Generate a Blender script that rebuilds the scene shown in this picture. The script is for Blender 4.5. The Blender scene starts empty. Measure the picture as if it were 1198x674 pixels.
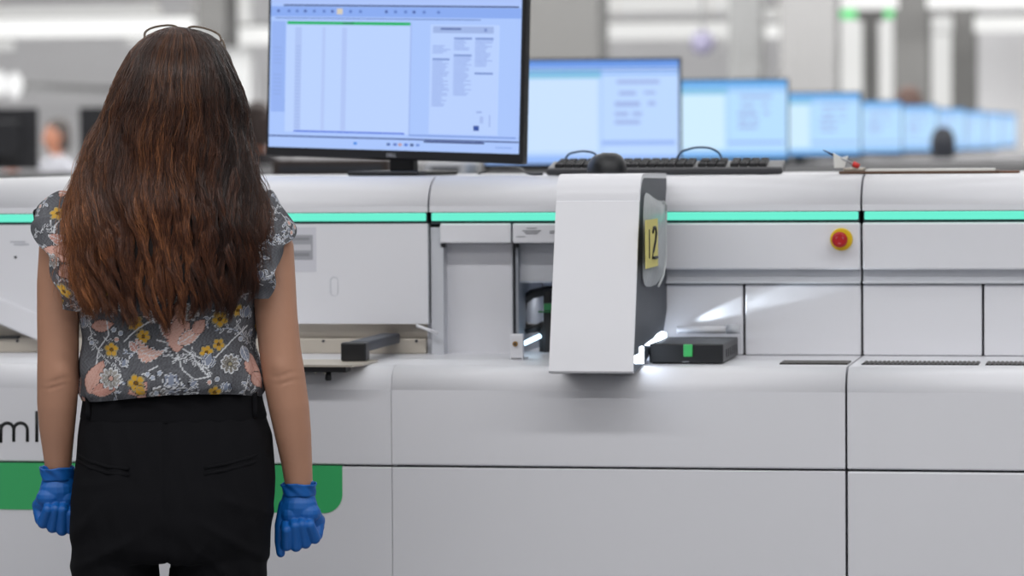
import bpy, bmesh, math, random
import numpy as np
from mathutils import Vector, Matrix

random.seed(7)
RNG = np.random.default_rng(7)
S = bpy.context.scene
COL = S.collection
PI = math.pi

# ------------------------------------------------------------------ camera
F = 4170.0
YAW, PITCH, ROLL = math.radians(10.07), math.radians(2.294), math.radians(0.385)
CAMH = 1.45
fwd = Vector((-math.sin(YAW) * math.cos(PITCH), math.cos(YAW) * math.cos(PITCH), -math.sin(PITCH)))
r0 = Vector((math.cos(YAW), math.sin(YAW), 0))
u0 = r0.cross(fwd)
rgt = r0 * math.cos(ROLL) - u0 * math.sin(ROLL)
upv = u0 * math.cos(ROLL) + r0 * math.sin(ROLL)
CAM = Vector((0, 0, CAMH))


def U(px, py, Y):
    """point of the depth plane Y seen at a photograph pixel"""
    d = fwd + rgt * ((px - 599) / F) + upv * ((337 - py) / F)
    return CAM + d * (Y / d.y)


def UX(px, Y, py=300):
    return U(px, py, Y).x


def UZ(py, Y, px=750):
    return U(px, py, Y).z


cd = bpy.data.cameras.new('camera')
cam = bpy.data.objects.new('camera', cd)
COL.objects.link(cam)
R = Matrix((rgt, upv, -fwd)).transposed().to_4x4()
cam.matrix_world = Matrix.Translation(CAM) @ R
cd.sensor_width = 36
cd.lens = F / 1198 * 36
cd.clip_end = 200
cd.dof.use_dof = True
cd.dof.focus_distance = 6.17
cd.dof.aperture_fstop = (cd.lens / 1000) / 0.028
S.camera = cam

# ------------------------------------------------------------------ helpers


def lin(c):
    return tuple((x / 255 / 12.92) if x / 255 <= .04045 else ((x / 255 + .055) / 1.055) ** 2.4 for x in c[:3]) + (1,)


MATS = {}


def mat(name, rgb=None, rough=.5, metal=0, emit=None, es=1., bump=0, bscale=300, var=0, vscale=6, spec=.5, alpha=1, trans=0, vcol=None, sheen=0, coat=0):
    if name in MATS:
        return MATS[name]
    m = bpy.data.materials.new(name)
    m.use_nodes = True
    nt = m.node_tree
    b = nt.nodes['Principled BSDF']
    if rgb is not None:
        b.inputs['Base Color'].default_value = lin(rgb)
    b.inputs['Roughness'].default_value = rough
    b.inputs['Metallic'].default_value = metal
    b.inputs['Specular IOR Level'].default_value = spec
    b.inputs['Alpha'].default_value = alpha
    b.inputs['Transmission Weight'].default_value = trans
    b.inputs['Coat Weight'].default_value = coat
    if sheen:
        b.inputs['Sheen Weight'].default_value = sheen
    if emit is not None:
        b.inputs['Emission Color'].default_value = lin(emit)
        b.inputs['Emission Strength'].default_value = es
    tc = nt.nodes.new('ShaderNodeTexCoord')
    if vcol:
        v = nt.nodes.new('ShaderNodeVertexColor')
        v.layer_name = vcol
        nt.links.new(v.outputs['Color'], b.inputs['Base Color'])
    elif rgb is not None:
        # faint procedural unevenness so that no surface is a flat swatch
        n = nt.nodes.new('ShaderNodeTexNoise')
        n.inputs['Scale'].default_value = vscale
        n.inputs['Detail'].default_value = 4
        nt.links.new(tc.outputs['Object'], n.inputs['Vector'])
        mx = nt.nodes.new('ShaderNodeMix')
        mx.data_type = 'RGBA'
        a = var or .03
        base = lin(rgb)
        mx.inputs['A'].default_value = tuple(max(0, x * (1 - a)) for x in base[:3]) + (1,)
        mx.inputs['B'].default_value = tuple(min(1, x * (1 + a)) for x in base[:3]) + (1,)
        nt.links.new(n.outputs['Fac'], mx.inputs['Factor'])
        nt.links.new(mx.outputs['Result'], b.inputs['Base Color'])
    if bump:
        n2 = nt.nodes.new('ShaderNodeTexNoise')
        n2.inputs['Scale'].default_value = bscale
        n2.inputs['Detail'].default_value = 3
        nt.links.new(tc.outputs['Object'], n2.inputs['Vector'])
        bp = nt.nodes.new('ShaderNodeBump')
        bp.inputs['Strength'].default_value = bump
        bp.inputs['Distance'].default_value = .002
        nt.links.new(n2.outputs['Fac'], bp.inputs['Height'])
        nt.links.new(bp.outputs['Normal'], b.inputs['Normal'])
    MATS[name] = m
    return m


def tag(o, label=None, cat=None, group=None, kind=None):
    if label: o['label'] = label
    if cat: o['category'] = cat
    if group: o['group'] = group
    if kind: o['kind'] = kind
    return o


def obj(name, data, m=None, parent=None, smooth=False, loc=None):
    """link a bmesh or mesh as ONE object"""
    if isinstance(data, bmesh.types.BMesh):
        bmesh.ops.recalc_face_normals(data, faces=data.faces)
        me = bpy.data.meshes.new(name)
        data.to_mesh(me)
        data.free()
    else:
        me = data
    ms = m if isinstance(m, (list, tuple)) else [m]
    for x in ms:
        if x: me.materials.append(x)
    if smooth:
        me.polygons.foreach_set('use_smooth', [True] * len(me.polygons))
    o = bpy.data.objects.new(name, me)
    COL.objects.link(o)
    if loc is not None: o.location = loc
    if parent is not None: o.parent = parent
    return o


def thing(name, label, cat, loc=(0, 0, 0), rz=0, group=None):
    o = bpy.data.objects.new(name, None)
    COL.objects.link(o)
    o.location = loc
    o.rotation_euler = (0, 0, rz)
    o.empty_display_size = .05
    return tag(o, label, cat, group)


def struct(name, bm, m):
    return tag(obj(name, bm, m), kind='structure')


def B():
    return bmesh.new()


def box(bm, x0, x1, y0, y1, z0, z1, bev=0, seg=2, mi=0, M=None):
    g = bmesh.ops.create_cube(bm, size=1)
    vs = g['verts']
    for v in vs:
        v.co = Vector(((x0 + x1) / 2 + v.co.x * (x1 - x0), (y0 + y1) / 2 + v.co.y * (y1 - y0), (z0 + z1) / 2 + v.co.z * (z1 - z0)))
        if M is not None: v.co = M @ v.co
    fs = list({f for v in vs for f in v.link_faces})
    for f in fs: f.material_index = mi
    if bev:
        es = list({e for v in vs for e in v.link_edges})
        r = bmesh.ops.bevel(bm, geom=es, offset=bev, segments=seg, affect='EDGES', profile=.5)
        for f in r['faces']: f.material_index = mi
    return bm


def extrude_x(bm, prof, x0, x1, mi=0):
    """closed (y,z) outline swept along x"""
    a = [bm.verts.new((x0, y, z)) for y, z in prof]
    b = [bm.verts.new((x1, y, z)) for y, z in prof]
    n = len(prof)
    for i in range(n):
        j = (i + 1) % n
        f = bm.faces.new((a[i], a[j], b[j], b[i])); f.material_index = mi
    f = bm.faces.new(a); f.material_index = mi
    f = bm.faces.new(list(reversed(b))); f.material_index = mi
    return bm


def prism(bm, outline, axis='y', lo=0., hi=.01, mi=0):
    """closed outline in the two other axes swept along an axis"""
    def P(p, h):
        if axis == 'y': return (p[0], h, p[1])
        if axis == 'z': return (p[0], p[1], h)
        return (h, p[0], p[1])
    a = [bm.verts.new(P(p, lo)) for p in outline]
    b = [bm.verts.new(P(p, hi)) for p in outline]
    n = len(outline)
    for i in range(n):
        j = (i + 1) % n
        f = bm.faces.new((a[i], a[j], b[j], b[i])); f.material_index = mi
    f = bm.faces.new(a); f.material_index = mi
    f = bm.faces.new(list(reversed(b))); f.material_index = mi
    return bm


def tube(bm, pts, rad, n=10, mi=0, cap=True, up=None):
    """round or oval tube along points; rad: number, list, or list of (a,b)"""
    pts = [Vector(p) for p in pts]
    k = len(pts)
    if not isinstance(rad, (list, tuple)): rad = [rad] * k
    rings = []
    ref = Vector(up) if up else None
    for i, p in enumerate(pts):
        t = (pts[min(i + 1, k - 1)] - pts[max(i - 1, 0)]).normalized()
        if ref is None:
            ref = Vector((0, 0, 1)) if abs(t.z) < .9 else Vector((0, 1, 0))
        a = (ref - t * ref.dot(t)).normalized()
        if up is None: ref = a
        b = t.cross(a)
        r = rad[i]
        ra, rb = r if isinstance(r, (list, tuple)) else (r, r)
        rings.append([bm.verts.new(p + a * (ra * math.cos(2 * PI * j / n)) + b * (rb * math.sin(2 * PI * j / n))) for j in range(n)])
    for i in range(k - 1):
        for j in range(n):
            f = bm.faces.new((rings[i][j], rings[i][(j + 1) % n], rings[i + 1][(j + 1) % n], rings[i + 1][j]))
            f.material_index = mi; f.smooth = True
    if cap:
        f = bm.faces.new(list(reversed(rings[0]))); f.material_index = mi
        f = bm.faces.new(rings[-1]); f.material_index = mi
    return bm


def ball(bm, c, r, mi=0, seg=16):
    g = bmesh.ops.create_uvsphere(bm, u_segments=seg, v_segments=max(6, seg // 2), radius=1)
    rr = r if isinstance(r, (tuple, list)) else (r, r, r)
    for v in g['verts']:
        v.co = Vector((c[0] + v.co.x * rr[0], c[1] + v.co.y * rr[1], c[2] + v.co.z * rr[2]))
        for f in v.link_faces: f.material_index = mi; f.smooth = True
    return bm


def capsule(bm, a, b, ra, rb, n=14):
    """tapered rod with round ends"""
    a, b = Vector(a), Vector(b)
    d = (b - a).normalized()
    pts, rs = [], []
    for k in range(5):
        t = -math.cos(k / 4 * PI / 2)
        pts.append(a + d * ra * t); rs.append(max(ra * math.sin(k / 4 * PI / 2), ra * .08))
    for k in range(5):
        t = math.sin(k / 4 * PI / 2)
        pts.append(b + d * rb * t); rs.append(max(rb * math.cos(k / 4 * PI / 2), rb * .08))
    return tube(bm, pts, rs, n)


def rings_z(bm, rows, n=40, mi=0, power=2.0):
    """stack of (z, cx, cy, rx, ry) ovals closed top and bottom"""
    rs = []
    for z, cx, cy, rx, ry in rows:
        ring = []
        for j in range(n):
            a = 2 * PI * j / n
            c, s = math.cos(a), math.sin(a)
            e = 2 / power
            ring.append(bm.verts.new((cx + rx * math.copysign(abs(c) ** e, c), cy + ry * math.copysign(abs(s) ** e, s), z)))
        rs.append(ring)
    for i in range(len(rs) - 1):
        for j in range(n):
            f = bm.faces.new((rs[i][j], rs[i][(j + 1) % n], rs[i + 1][(j + 1) % n], rs[i + 1][j])); f.smooth = True; f.material_index = mi
    bm.faces.new(list(reversed(rs[0]))); bm.faces.new(rs[-1])
    return bm


def union(bm, voxel, smooth=4, factor=.5):
    """merge overlapping volumes into one continuous skin"""
    bmesh.ops.recalc_face_normals(bm, faces=bm.faces)
    me = bpy.data.meshes.new('tmp'); bm.to_mesh(me); bm.free()
    o = bpy.data.objects.new('tmp', me); COL.objects.link(o)
    r = o.modifiers.new('r', 'REMESH'); r.mode = 'VOXEL'; r.voxel_size = voxel
    s = o.modifiers.new('s', 'SMOOTH'); s.factor = factor; s.iterations = smooth
    dg = bpy.context.evaluated_depsgraph_get()
    out = bpy.data.meshes.new_from_object(o.evaluated_get(dg))
    bpy.data.objects.remove(o); bpy.data.meshes.remove(me)
    return out


def text_mesh(s, size, depth=.0004, bold=0):
    cu = bpy.data.curves.new('t', 'FONT'); cu.body = s; cu.size = size; cu.extrude = depth; cu.offset = bold
    cu.align_x = 'CENTER'; cu.align_y = 'CENTER'
    o = bpy.data.objects.new('t', cu); COL.objects.link(o)
    dg = bpy.context.evaluated_depsgraph_get()
    me = bpy.data.meshes.new_from_object(o.evaluated_get(dg))
    bpy.data.objects.remove(o)
    me.transform(Matrix.Rotation(PI / 2, 4, 'X'))
    return me


def grid_mesh(name, P, closed_u=False, cols=None, cname='pattern'):
    """mesh from an array P[v,u,3]"""
    nv, nu = P.shape[:2]
    idx = np.arange(nv * nu).reshape(nv, nu)
    if closed_u:
        nx = np.roll(idx, -1, axis=1)
        q = np.stack([idx[:-1], nx[:-1], nx[1:], idx[1:]], -1).reshape(-1, 4)
    else:
        q = np.stack([idx[:-1, :-1], idx[:-1, 1:], idx[1:, 1:], idx[1:, :-1]], -1).reshape(-1, 4)
    return raw_mesh(name, P.reshape(-1, 3), q, cols, cname)


def raw_mesh(name, V, Q, cols=None, cname='pattern'):
    me = bpy.data.meshes.new(name)
    k = Q.shape[1]
    me.vertices.add(len(V)); me.vertices.foreach_set('co', np.ascontiguousarray(V, np.float32).ravel())
    me.loops.add(Q.size); me.loops.foreach_set('vertex_index', np.ascontiguousarray(Q, np.int32).ravel())
    me.polygons.add(len(Q))
    me.polygons.foreach_set('loop_start', np.arange(0, Q.size, k, dtype=np.int32))
    me.polygons.foreach_set('loop_total', np.full(len(Q), k, np.int32))
    me.polygons.foreach_set('use_smooth', np.ones(len(Q), bool))
    if cols is not None:
        a = me.color_attributes.new(cname, 'FLOAT_COLOR', 'POINT')
        c = np.ones((len(V), 4), np.float32); c[:, :3] = cols.reshape(-1, 3)
        a.data.foreach_set('color', c.ravel())
    me.update(); me.validate()
    return me


def copy_tree(o, parent=None):
    c = o.copy(); COL.objects.link(c)
    if parent is not None:
        c.parent = parent
    for ch in list(o.children):
        copy_tree(ch, c)
    return c
# ------------------------------------------------------------------ materials
WHITE = mat('white_plastic', (226, 226, 231), rough=.32, bump=.03, bscale=700, var=.012)
WHITE2 = mat('satin_white_plastic', (228, 228, 233), rough=.36, var=.01)
PALE = mat('pale_grey_plastic', (200, 202, 208), rough=.45, var=.015)
MIDGREY = mat('mid_grey_plastic', (150, 154, 162), rough=.5)
SEAM = mat('dark_gap', (52, 54, 60), rough=.7)
BLACK = mat('black_plastic', (26, 27, 30), rough=.42, bump=.05, bscale=500)
CHAR = mat('charcoal_panel', (58, 62, 72), rough=.5, bump=.04, bscale=500)
STEEL = mat('brushed_steel', (196, 188, 176), rough=.42, metal=.25, var=.05, vscale=20)
BRASS = mat('brass', (170, 130, 70), rough=.35, metal=.9)
GREEN = mat('green_vinyl', (60, 178, 106), rough=.42)
GTAB = mat('green_tab', (70, 190, 105), rough=.4)
STRIP = mat('status_light', (40, 80, 70), rough=.4, emit=(104, 238, 208), es=.92)
YEL = mat('yellow_plastic', (226, 188, 16), rough=.4)
RED = mat('red_plastic', (178, 18, 26), rough=.35)
INK = mat('black_ink', (22, 22, 24), rough=.6)
GINK = mat('grey_ink', (140, 141, 146), rough=.6)
SLOTGLOW = mat('work_light', (255, 255, 255), emit=(222, 236, 255), es=7)
PAPER = mat('paper', (232, 232, 228), rough=.8)
FLOORM = mat('pale_resin_floor', (150, 150, 152), rough=.3, var=.04, vscale=.8)
WALLM = mat('painted_wall', (222, 221, 222), rough=.75)
CEILM = mat('ceiling_paint', (222, 222, 220), rough=.85)
COLG = mat('grey_column_paint', (98, 97, 95), rough=.7)
COLL = mat('light_column_paint', (150, 150, 149), rough=.7)
LEDM = mat('lamp_diffuser', (70, 70, 70), emit=(246, 246, 244), es=.88)

YB, YU, YBACK = 6.60, 6.97, 7.72
ZL = UZ(416.5, YU, 900)           # ledge
ZSEAM = UZ(548, YB, 725)
ZST, ZSB = UZ(248, YU, 600), UZ(260, YU, 600)   # status strip
ZTOP = 1.388
XA = UX(458, YB, 500)
XB = UX(990, YB, 500)
MW = XB - XA
G = .0022


def arc(cy, cz, ry, rz, a0, a1, n):
    return [(cy + ry * math.cos(math.radians(a0 + (a1 - a0) * i / n)), cz + rz * math.sin(math.radians(a0 + (a1 - a0) * i / n))) for i in range(n + 1)]


def module_base(t, x0, x1, ga=G, gb=G):
    bm = B(); box(bm, x0 + .03, x1 - .03, YB + .05, YBACK - .05, 0, .115); obj('plinth', bm, SEAM, t)
    bm = B(); box(bm, x0 + ga, x1 - gb, YB, YBACK, .11, ZSEAM - .002, .003 if min(ga, gb) > .001 else .0012); obj('lower_front_panel', bm, WHITE, t)
    bm = B()
    r = .045
    prof = [(YB + .003, ZSEAM + .002), (YB, ZSEAM + .005)] + arc(YB + r, ZL - r, r, r, 180, 90, 10) + [(YBACK, ZL), (YBACK, ZSEAM + .002)]
    extrude_x(bm, prof, x0 + ga, x1 - gb)
    bm.normal_update()
    o = obj('rounded_ledge', bm, WHITE2, t)
    for p in o.data.polygons:
        p.use_smooth = abs(p.normal.x) < .5 and len(p.vertices) == 4 and abs(p.normal.y) > .02 and abs(p.normal.z) > .02
    bm = B(); box(bm, x0 + .006, x1 - .006, YB + .02, YBACK - .02, .2, ZL - .06); obj('base_core', bm, SEAM, t)


def module_hood(t, x0, x1):
    bm = B()
    ry, rz = .09, ZTOP - ZST - .012
    prof = [(YU, ZST)] + [(YU + ry - ry * math.cos(a) , ZST + .012 + rz * math.sin(a)) for a in [PI / 2 * i / 12 for i in range(13)]]
    prof += [(YBACK, ZTOP), (YBACK, ZST)]
    extrude_x(bm, prof, x0 + G, x1 - G)
    bm.normal_update()
    o = obj('rounded_hood', bm, WHITE2, t)
    for p in o.data.polygons:
        p.use_smooth = len(p.vertices) == 4 and abs(p.normal.x) < .5 and p.normal.z > .01
    bm = B(); box(bm, x0 + .006, x1 - .006, YU - .001, YU + .03, ZSB + .003, ZST - .0015, .002); obj('status_light_strip', bm, STRIP, t)
    bm = B(); box(bm, x0 + .004, x1 - .004, YU + .006, YBACK - .02, ZSB - .004, ZST + .01); obj('strip_channel', bm, SEAM, t)


def panel(name, t, xa, xb, ya, yb, Yf, th=.02, m=WHITE, bev=.003, pad=0):
    """upright cover plate between photograph rows ya..yb and columns xa..xb on the plane Yf"""
    mx, my = (xa + xb) / 2, (ya + yb) / 2
    bm = B(); box(bm, UX(xa, Yf, my), UX(xb, Yf, my), Yf, Yf + th, UZ(yb, Yf, mx), UZ(ya, Yf, mx), bev)
    return obj(name, bm, m, t)


# ================================================================== right module
XR1 = XB + MW * 1.0
tr = thing('analyzer_cabinet', 'white laboratory analyzer cabinet with wide lower panel, right of the emergency stop', 'lab machine', ((XB + XR1) / 2, 0, 0), 0, 'white analyzer cabinets in a line')
ORG = {}


def rel(t):
    """children are modelled in world space: shift them under the empty"""
    for c in t.children:
        c.matrix_parent_inverse = Matrix.Translation(t.location).inverted() if not t.rotation_euler.z else (Matrix.Translation(t.location) @ Matrix.Rotation(t.rotation_euler.z, 4, 'Z')).inverted()


def zz(y, px): return UZ(y, YU, px)


def wide_front(t, x0, x1, split, pxm, yoff=0):
    zp1, zp0 = ZSB - .0025, zz(315.5, pxm)
    zg = zz(331, pxm)
    bm = B(); box(bm, x0, x1, YU, YU + .03, zp0, zp1, .004); obj('front_cover', bm, WHITE, t)
    bm = B(); box(bm, x0, x1, YU + .018, YU + .06, zg, zp0 + .004); box(bm, x0, x1, YU + .004, YU + .06, zg - .002, zg + .004, .0015); obj('finger_groove', bm, PALE, t)
    xs = [x0] + split + [x1]
    for i in range(len(xs) - 1):
        bm = B(); box(bm, xs[i] + (G if i else 0), xs[i + 1] - (G if i < len(xs) - 2 else 0), YU + .012, YU + .035, ZL + .001, zg - .004, .003)
        obj('lower_door', bm, WHITE, t)
    bm = B(); box(bm, x0 + .002, x1 - .002, YU + .036, YBACK - .03, ZL - .01, ZSB + .004); obj('housing_core', bm, SEAM, t)


def vent(t, xa, xb):
    ya, yb = 6.70, 6.79
    bm = B(); X0, X1 = UX(xa, 6.75, 422), UX(xb, 6.75, 422)
    box(bm, X0, X1, ya, yb, ZL - .001, ZL + .0015)
    n = 26
    for i in range(n):
        x = X0 + (X1 - X0) * (i + .5) / n
        box(bm, x - .0022, x + .0022, ya + .004, yb - .004, ZL + .001, ZL + .003, mi=1)
    obj('vent_grille', bm, [BLACK, mat('vent_bars', (74, 70, 66), rough=.5)], t)


module_base(tr, XB, XR1); module_hood(tr, XB, XR1)
wide_front(tr, XB + G, XR1 - G, [UX(1150, YU + .012, 370)], 1100)
vent(tr, 1010, 1146); vent(tr, 1154, 1290)
bm = B(); box(bm, XR1 - G - .0005, XR1 + .006, YU + .012, YBACK, ZL + .001, ZST - .002, .003); obj('end_panel', bm, WHITE, tr)
rel(tr)

# ================================================================== middle module
tm = thing('analyzer_cabinet', 'white laboratory analyzer cabinet with emergency stop and protruding sloped loading door', 'lab machine', ((XA + XB) / 2, 0, 0), 0, 'white analyzer cabinets in a line')
module_base(tm, XA, XB, .0005, G); module_hood(tm, XA, XB)
XM = UX(690, YU, 350)
wide_front(tm, XM, XB - G, [UX(870.5, YU + .012, 370)], 900)
vent(tm, 915, 994)
# left bay: two small covers, recessed panels and the open compartment
panel('small_cover', tm, 514.5, 597.5, 261.5, 284.5, YU, .03)
c = panel('small_cover', tm, 599.5, 668, 261.5, 284.5, YU, .03)
YR = YU + .05
panel('recessed_door', tm, 519, 600, 284, 418, YR, .02, WHITE)
panel('recessed_door', tm, 604, 690, 284, 331, YR, .02, PALE)
bm = B()
box(bm, XA + G, UX(517.5, YU, 350), YU + .012, YU + .3, ZL, ZSB - .01); obj('bay_post', bm, PALE, tm)
bm = B(); box(bm, UX(600.3, YU, 350), UX(603.5, YU, 350), YU + .03, YU + .34, ZL, ZSB - .01); obj('bay_post', bm, MIDGREY, tm)
for px in (516, 602.5):
    bm = B(); X = UX(px, YU, 288); box(bm, X - .004, X + .004, YU + .012, YU + .034, zz(290, px), zz(284.5, px), .001); obj('latch', bm, BLACK, tm)
# compartment shell
BLUEG = mat('shaded_bay_plastic', (196, 204, 218), rough=.5)  # blue-grey plastic of the bay liner
bm = B()
Xc0, Xc1 = UX(600, YU, 370), XM
box(bm, Xc0, Xc1, YU + .32, YU + .34, ZL, zz(284, 640)); box(bm, Xc0, Xc1 + .0, YU + .05, YU + .34, zz(332, 640), zz(330, 640))
box(bm, Xc1 - .01, Xc1 + .01, YU + .02, YU + .34, ZL, zz(284, 640))
obj('compartment_liner', bm, BLUEG, tm)
bm = B(); box(bm, UX(512.5, YU, 350), UX(600, YU, 350), YR + .03, YBACK - .03, ZL, ZSB); box(bm, Xc0, Xc1, YU + .345, YBACK - .03, ZL, ZSB); obj('housing_core', bm, SEAM, tm)
# printing on the small cover
bm = B()
for (xa, xb, ya, yb) in ((616, 628, 266.6, 267.6), (611, 633, 269.4, 270.4), (613, 631, 271.2, 272.2), (615, 629, 273, 274), (643, 650, 270, 271), (643, 650, 272, 273), (604, 614, 276.5, 277.2)):
    box(bm, UX(xa, YU, 270), UX(xb, YU, 270), YU - .0008, YU + .001, zz(yb, 620), zz(ya, 620))
obj('printed_notice', bm, GINK, tm)
# robot gripper inside
def W(px, py, Y): return U(px, py, Y)
YG = YU + .12
bm = B()
tube(bm, [W(660, 338, YG), W(640, 340, YG), W(622, 344, YG), W(612, 352, YG), W(610, 366, YG), W(611, 378, YG), W(617, 384, YG), W(640, 384, YG)], [(.009, .010)] * 2 + [(.010, .011)] * 5 + [(.007, .009)], 10)
box(bm, W(630, 0, YG).x, W(640, 0, YG).x, YG - .02, YG + .03, UZ(412, YG, 640), UZ(376, YG, 640), .003)
box(bm, W(636, 0, YG).x, W(646, 0, YG).x, YG - .03, YG + .03, UZ(417, YG, 640), UZ(338, YG, 640), .004)
tube(bm, [W(615, 388, YG - .02), W(632, 381, YG - .02)], .006, 8)
obj('gripper_arm', bm, mat('gripper_black', (44, 43, 44), rough=.5), tm)
bm = B(); box(bm, W(634, 0, YG - .04).x, W(646, 0, YG - .04).x, YG - .045, YG - .02, UZ(362, YG, 640), UZ(354, YG, 640), .001); box(bm, W(628, 0, YG - .04).x, W(646, 0, YG - .04).x, YG - .045, YG - .02, UZ(364.5, YG, 640), UZ(363.2, YG, 640)); obj('circuit_board', bm, mat('board_green', (40, 120, 70), rough=.5), tm)
bm = B(); tube(bm, [W(613, 402, YG - .06), W(632, 393, YG - .04)], .0045, 8); obj('compartment_lamp', bm, mat('soft_lamp', (255, 255, 255), emit=(190, 225, 250), es=4), tm)
bm = B(); box(bm, UX(597, 6.8, 410), UX(612, 6.8, 410), 6.8, 6.815, ZL, UZ(391, 6.8, 605), .002); box(bm, UX(597, 6.8, 410), UX(612, 6.8, 410), 6.8, 6.86, ZL, ZL + .004); br = obj('screw_bracket', bm, WHITE, tm)
bm = B(); p = W(602.6, 402.5, 6.797); tube(bm, [p, p + Vector((0, .006, 0))], .0052, 14); tube(bm, [p + Vector((0, -.001, 0)), p], .0022, 10, 1); sc_ = obj('bracket_screw', bm, [BRASS, SEAM], br)
# sloped loading door
x0, x1 = UX(642, 6.5, 437), UX(740.5, 6.5, 437)
yt = 6.595
zt, zb = UZ(203.5, 6.66, 700), UZ(437, 6.5, 690)
front = [(6.5, zb + .004), (6.502, zb)]
slope = [(6.5 + (yt - 6.5) * k, zb + .004 + (zt - .055 - zb) * k) for k in (0, .01, .25, .5, .75, .985, 1)]
top = [(yt + .004 + .055 * (1 - math.cos(a)), zt - .05 + .05 * math.sin(a)) for a in [PI / 2 * i / 8 for i in range(9)]]
outer = [(6.503, zb)] + slope + top + [(6.98, zt - .002)]
inner = [(y + .009, z - .008 if i > 8 else z) for i, (y, z) in enumerate(outer)]
bm = B()
prof = outer + [(6.98, zt - .012)] + [(y, z) for y, z in reversed(inner[1:-1])] + [(6.513, zb)]
extrude_x(bm, prof, x0, x1)
bmesh.ops.recalc_face_normals(bm, faces=bm.faces)
ld = obj('door_cover', bm, WHITE2, tm)
ld.data.polygons.foreach_set('use_smooth', [True] * len(ld.data.polygons)); ld.data.set_sharp_from_angle(angle=math.radians(28))
bm = B()
prof2 = [(y + .006, z - .006 if i > 6 else z) for i, (y, z) in enumerate(outer)][1:] + [(6.98, ZL + .09), (6.93, ZL + .05), (6.80, ZL + .03), (6.66, ZL + .004), (6.506, zb - .001)]
extrude_x(bm, prof2, x0 + .003, x1 - .0005)
obj('door_side', bm, CHAR, tm)
# lamplight through cutouts in the door side, painted as glowing slots on its face
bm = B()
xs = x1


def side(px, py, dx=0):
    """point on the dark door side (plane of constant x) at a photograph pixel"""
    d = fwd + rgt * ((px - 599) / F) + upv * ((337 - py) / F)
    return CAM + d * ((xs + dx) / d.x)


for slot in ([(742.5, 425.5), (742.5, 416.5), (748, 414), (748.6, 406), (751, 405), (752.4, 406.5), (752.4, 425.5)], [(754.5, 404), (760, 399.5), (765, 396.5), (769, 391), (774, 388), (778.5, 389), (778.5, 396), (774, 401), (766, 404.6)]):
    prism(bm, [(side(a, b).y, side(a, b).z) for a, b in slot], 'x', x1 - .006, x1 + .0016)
obj('work_lamp', bm, SLOTGLOW, tm)
# rail with a roller low on the panel
bm = B(); tube(bm, [W(792, 386, YU - .02), W(851, 386, YU - .02)], .0072, 10); rl = obj('guide_rail', bm, WHITE, tm)
bm = B(); tube(bm, [W(850, 385, YU - .02), W(866, 385, YU - .02)], .0095, 12); obj('roller', bm, PALE, rl)
# emergency stop
p = U(984.5, 280, YU)
bm = B(); tube(bm, [p + Vector((0, .002, 0)), p + Vector((0, -.004, 0)), p + Vector((0, -.006, 0))], [.0222, .0222, .020], 28); es = obj('emergency_stop_plate', bm, YEL, tm)
bm = B(); tube(bm, [p + Vector((-.001, -.005, 0)), p + Vector((-.001, -.016, 0)), p + Vector((-.001, -.018, 0)), p + Vector((-.001, -.03, 0)), p + Vector((-.001, -.034, 0))], [.009, .009, .0145, .0155, .011], 28); es2 = obj('stop_button', bm, RED, es)
bm = B()
for k in range(3):
    a = 2 * PI * k / 3 + .5
    q = p + Vector((.008 * math.cos(a) - .001, -.0345, .008 * math.sin(a)))
    tube(bm, [q + Vector((-.003 * math.sin(a + .6), 0, .003 * math.cos(a + .6))), q, q + Vector((.003 * math.sin(a - .6), 0, -.003 * math.cos(a - .6)))], .0011, 6)
obj('turn_arrow', bm, mat('pink_print', (205, 110, 120)), es)
rel(tm)

# ================================================================== left module
XL0 = XA - MW * 1.12
tl = thing('analyzer_cabinet', 'white laboratory analyzer cabinet with green band and black ml lettering behind the woman', 'lab machine', ((XL0 + XA) / 2, 0, 0), 0, 'white analyzer cabinets in a line')
module_base(tl, XL0, XA, G, .0005); module_hood(tl, XL0, XA)
bm = B(); zc0 = zz(379, 430)
# main cover, its lower left corner cut away on a slant
xs_ = UX(70, YU, 380); xq = UX(-60, YU, 330)
prism(bm, [(XL0 + G, zz(325, -60)), (xq, zz(325, -60)), (xs_, zc0), (XA - G, zc0), (XA - G, ZSB - .0025), (XL0 + G, ZSB - .0025)], 'y', YU, YU + .03)
fc = obj('front_cover', bm, WHITE, tl)
# thick slanted lip under the cut corner
bm = B()
prism(bm, [(UX(-60, YU, 330), zz(353, -60)), (UX(70, YU, 330), zz(409, 70)), (xs_, zc0 + .002), (xq, zz(325, -60) + .002)], 'y', YU - .012, YU + .035)
bmesh.ops.bevel(bm, geom=list(bm.edges), offset=.003, segments=2, affect='EDGES')
obj('slanted_lip', bm, WHITE2, tl)
# steel trough under the cover
bm = B()
box(bm, XL0 + .01, XA - .011, YU + .036, YU + .12, ZL, zc0 + .05)
box(bm, XL0 + .01, XA - .011, YU + .02, YU + .036, ZL + .0005, zz(397, 430), .002)
tf = obj('steel_trough', bm, STEEL, tl)
for px in (378, 487, 20):
    bm = B(); p = U(px, 399, YU + .018); tube(bm, [p, p + Vector((0, .004, 0))], .003, 10); obj('rivet', bm, SEAM, tf)
bm = B(); box(bm, UX(-40, YU, 395), UX(19, YU, 395), YU + .012, YU + .03, zz(397, 10), zz(393.5, 10), .002); obj('trough_slot', bm, BLACK, tl)
bm = B(); tube(bm, [U(487, 381, YU - .01), U(512, 390, YU - .01)], .0032, 8); obj('diagonal_stay', bm, WHITE, tl)
bm = B(); box(bm, XA - .010, XA - G, YU + .032, YU + .3, ZL, ZSB - .01); obj('end_post', bm, PALE, tl)
bm = B(); box(bm, XL0 + .006, XA - .02, YU + .13, YBACK - .03, ZL - .01, ZSB + .004); obj('housing_core', bm, SEAM, tl)
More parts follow.
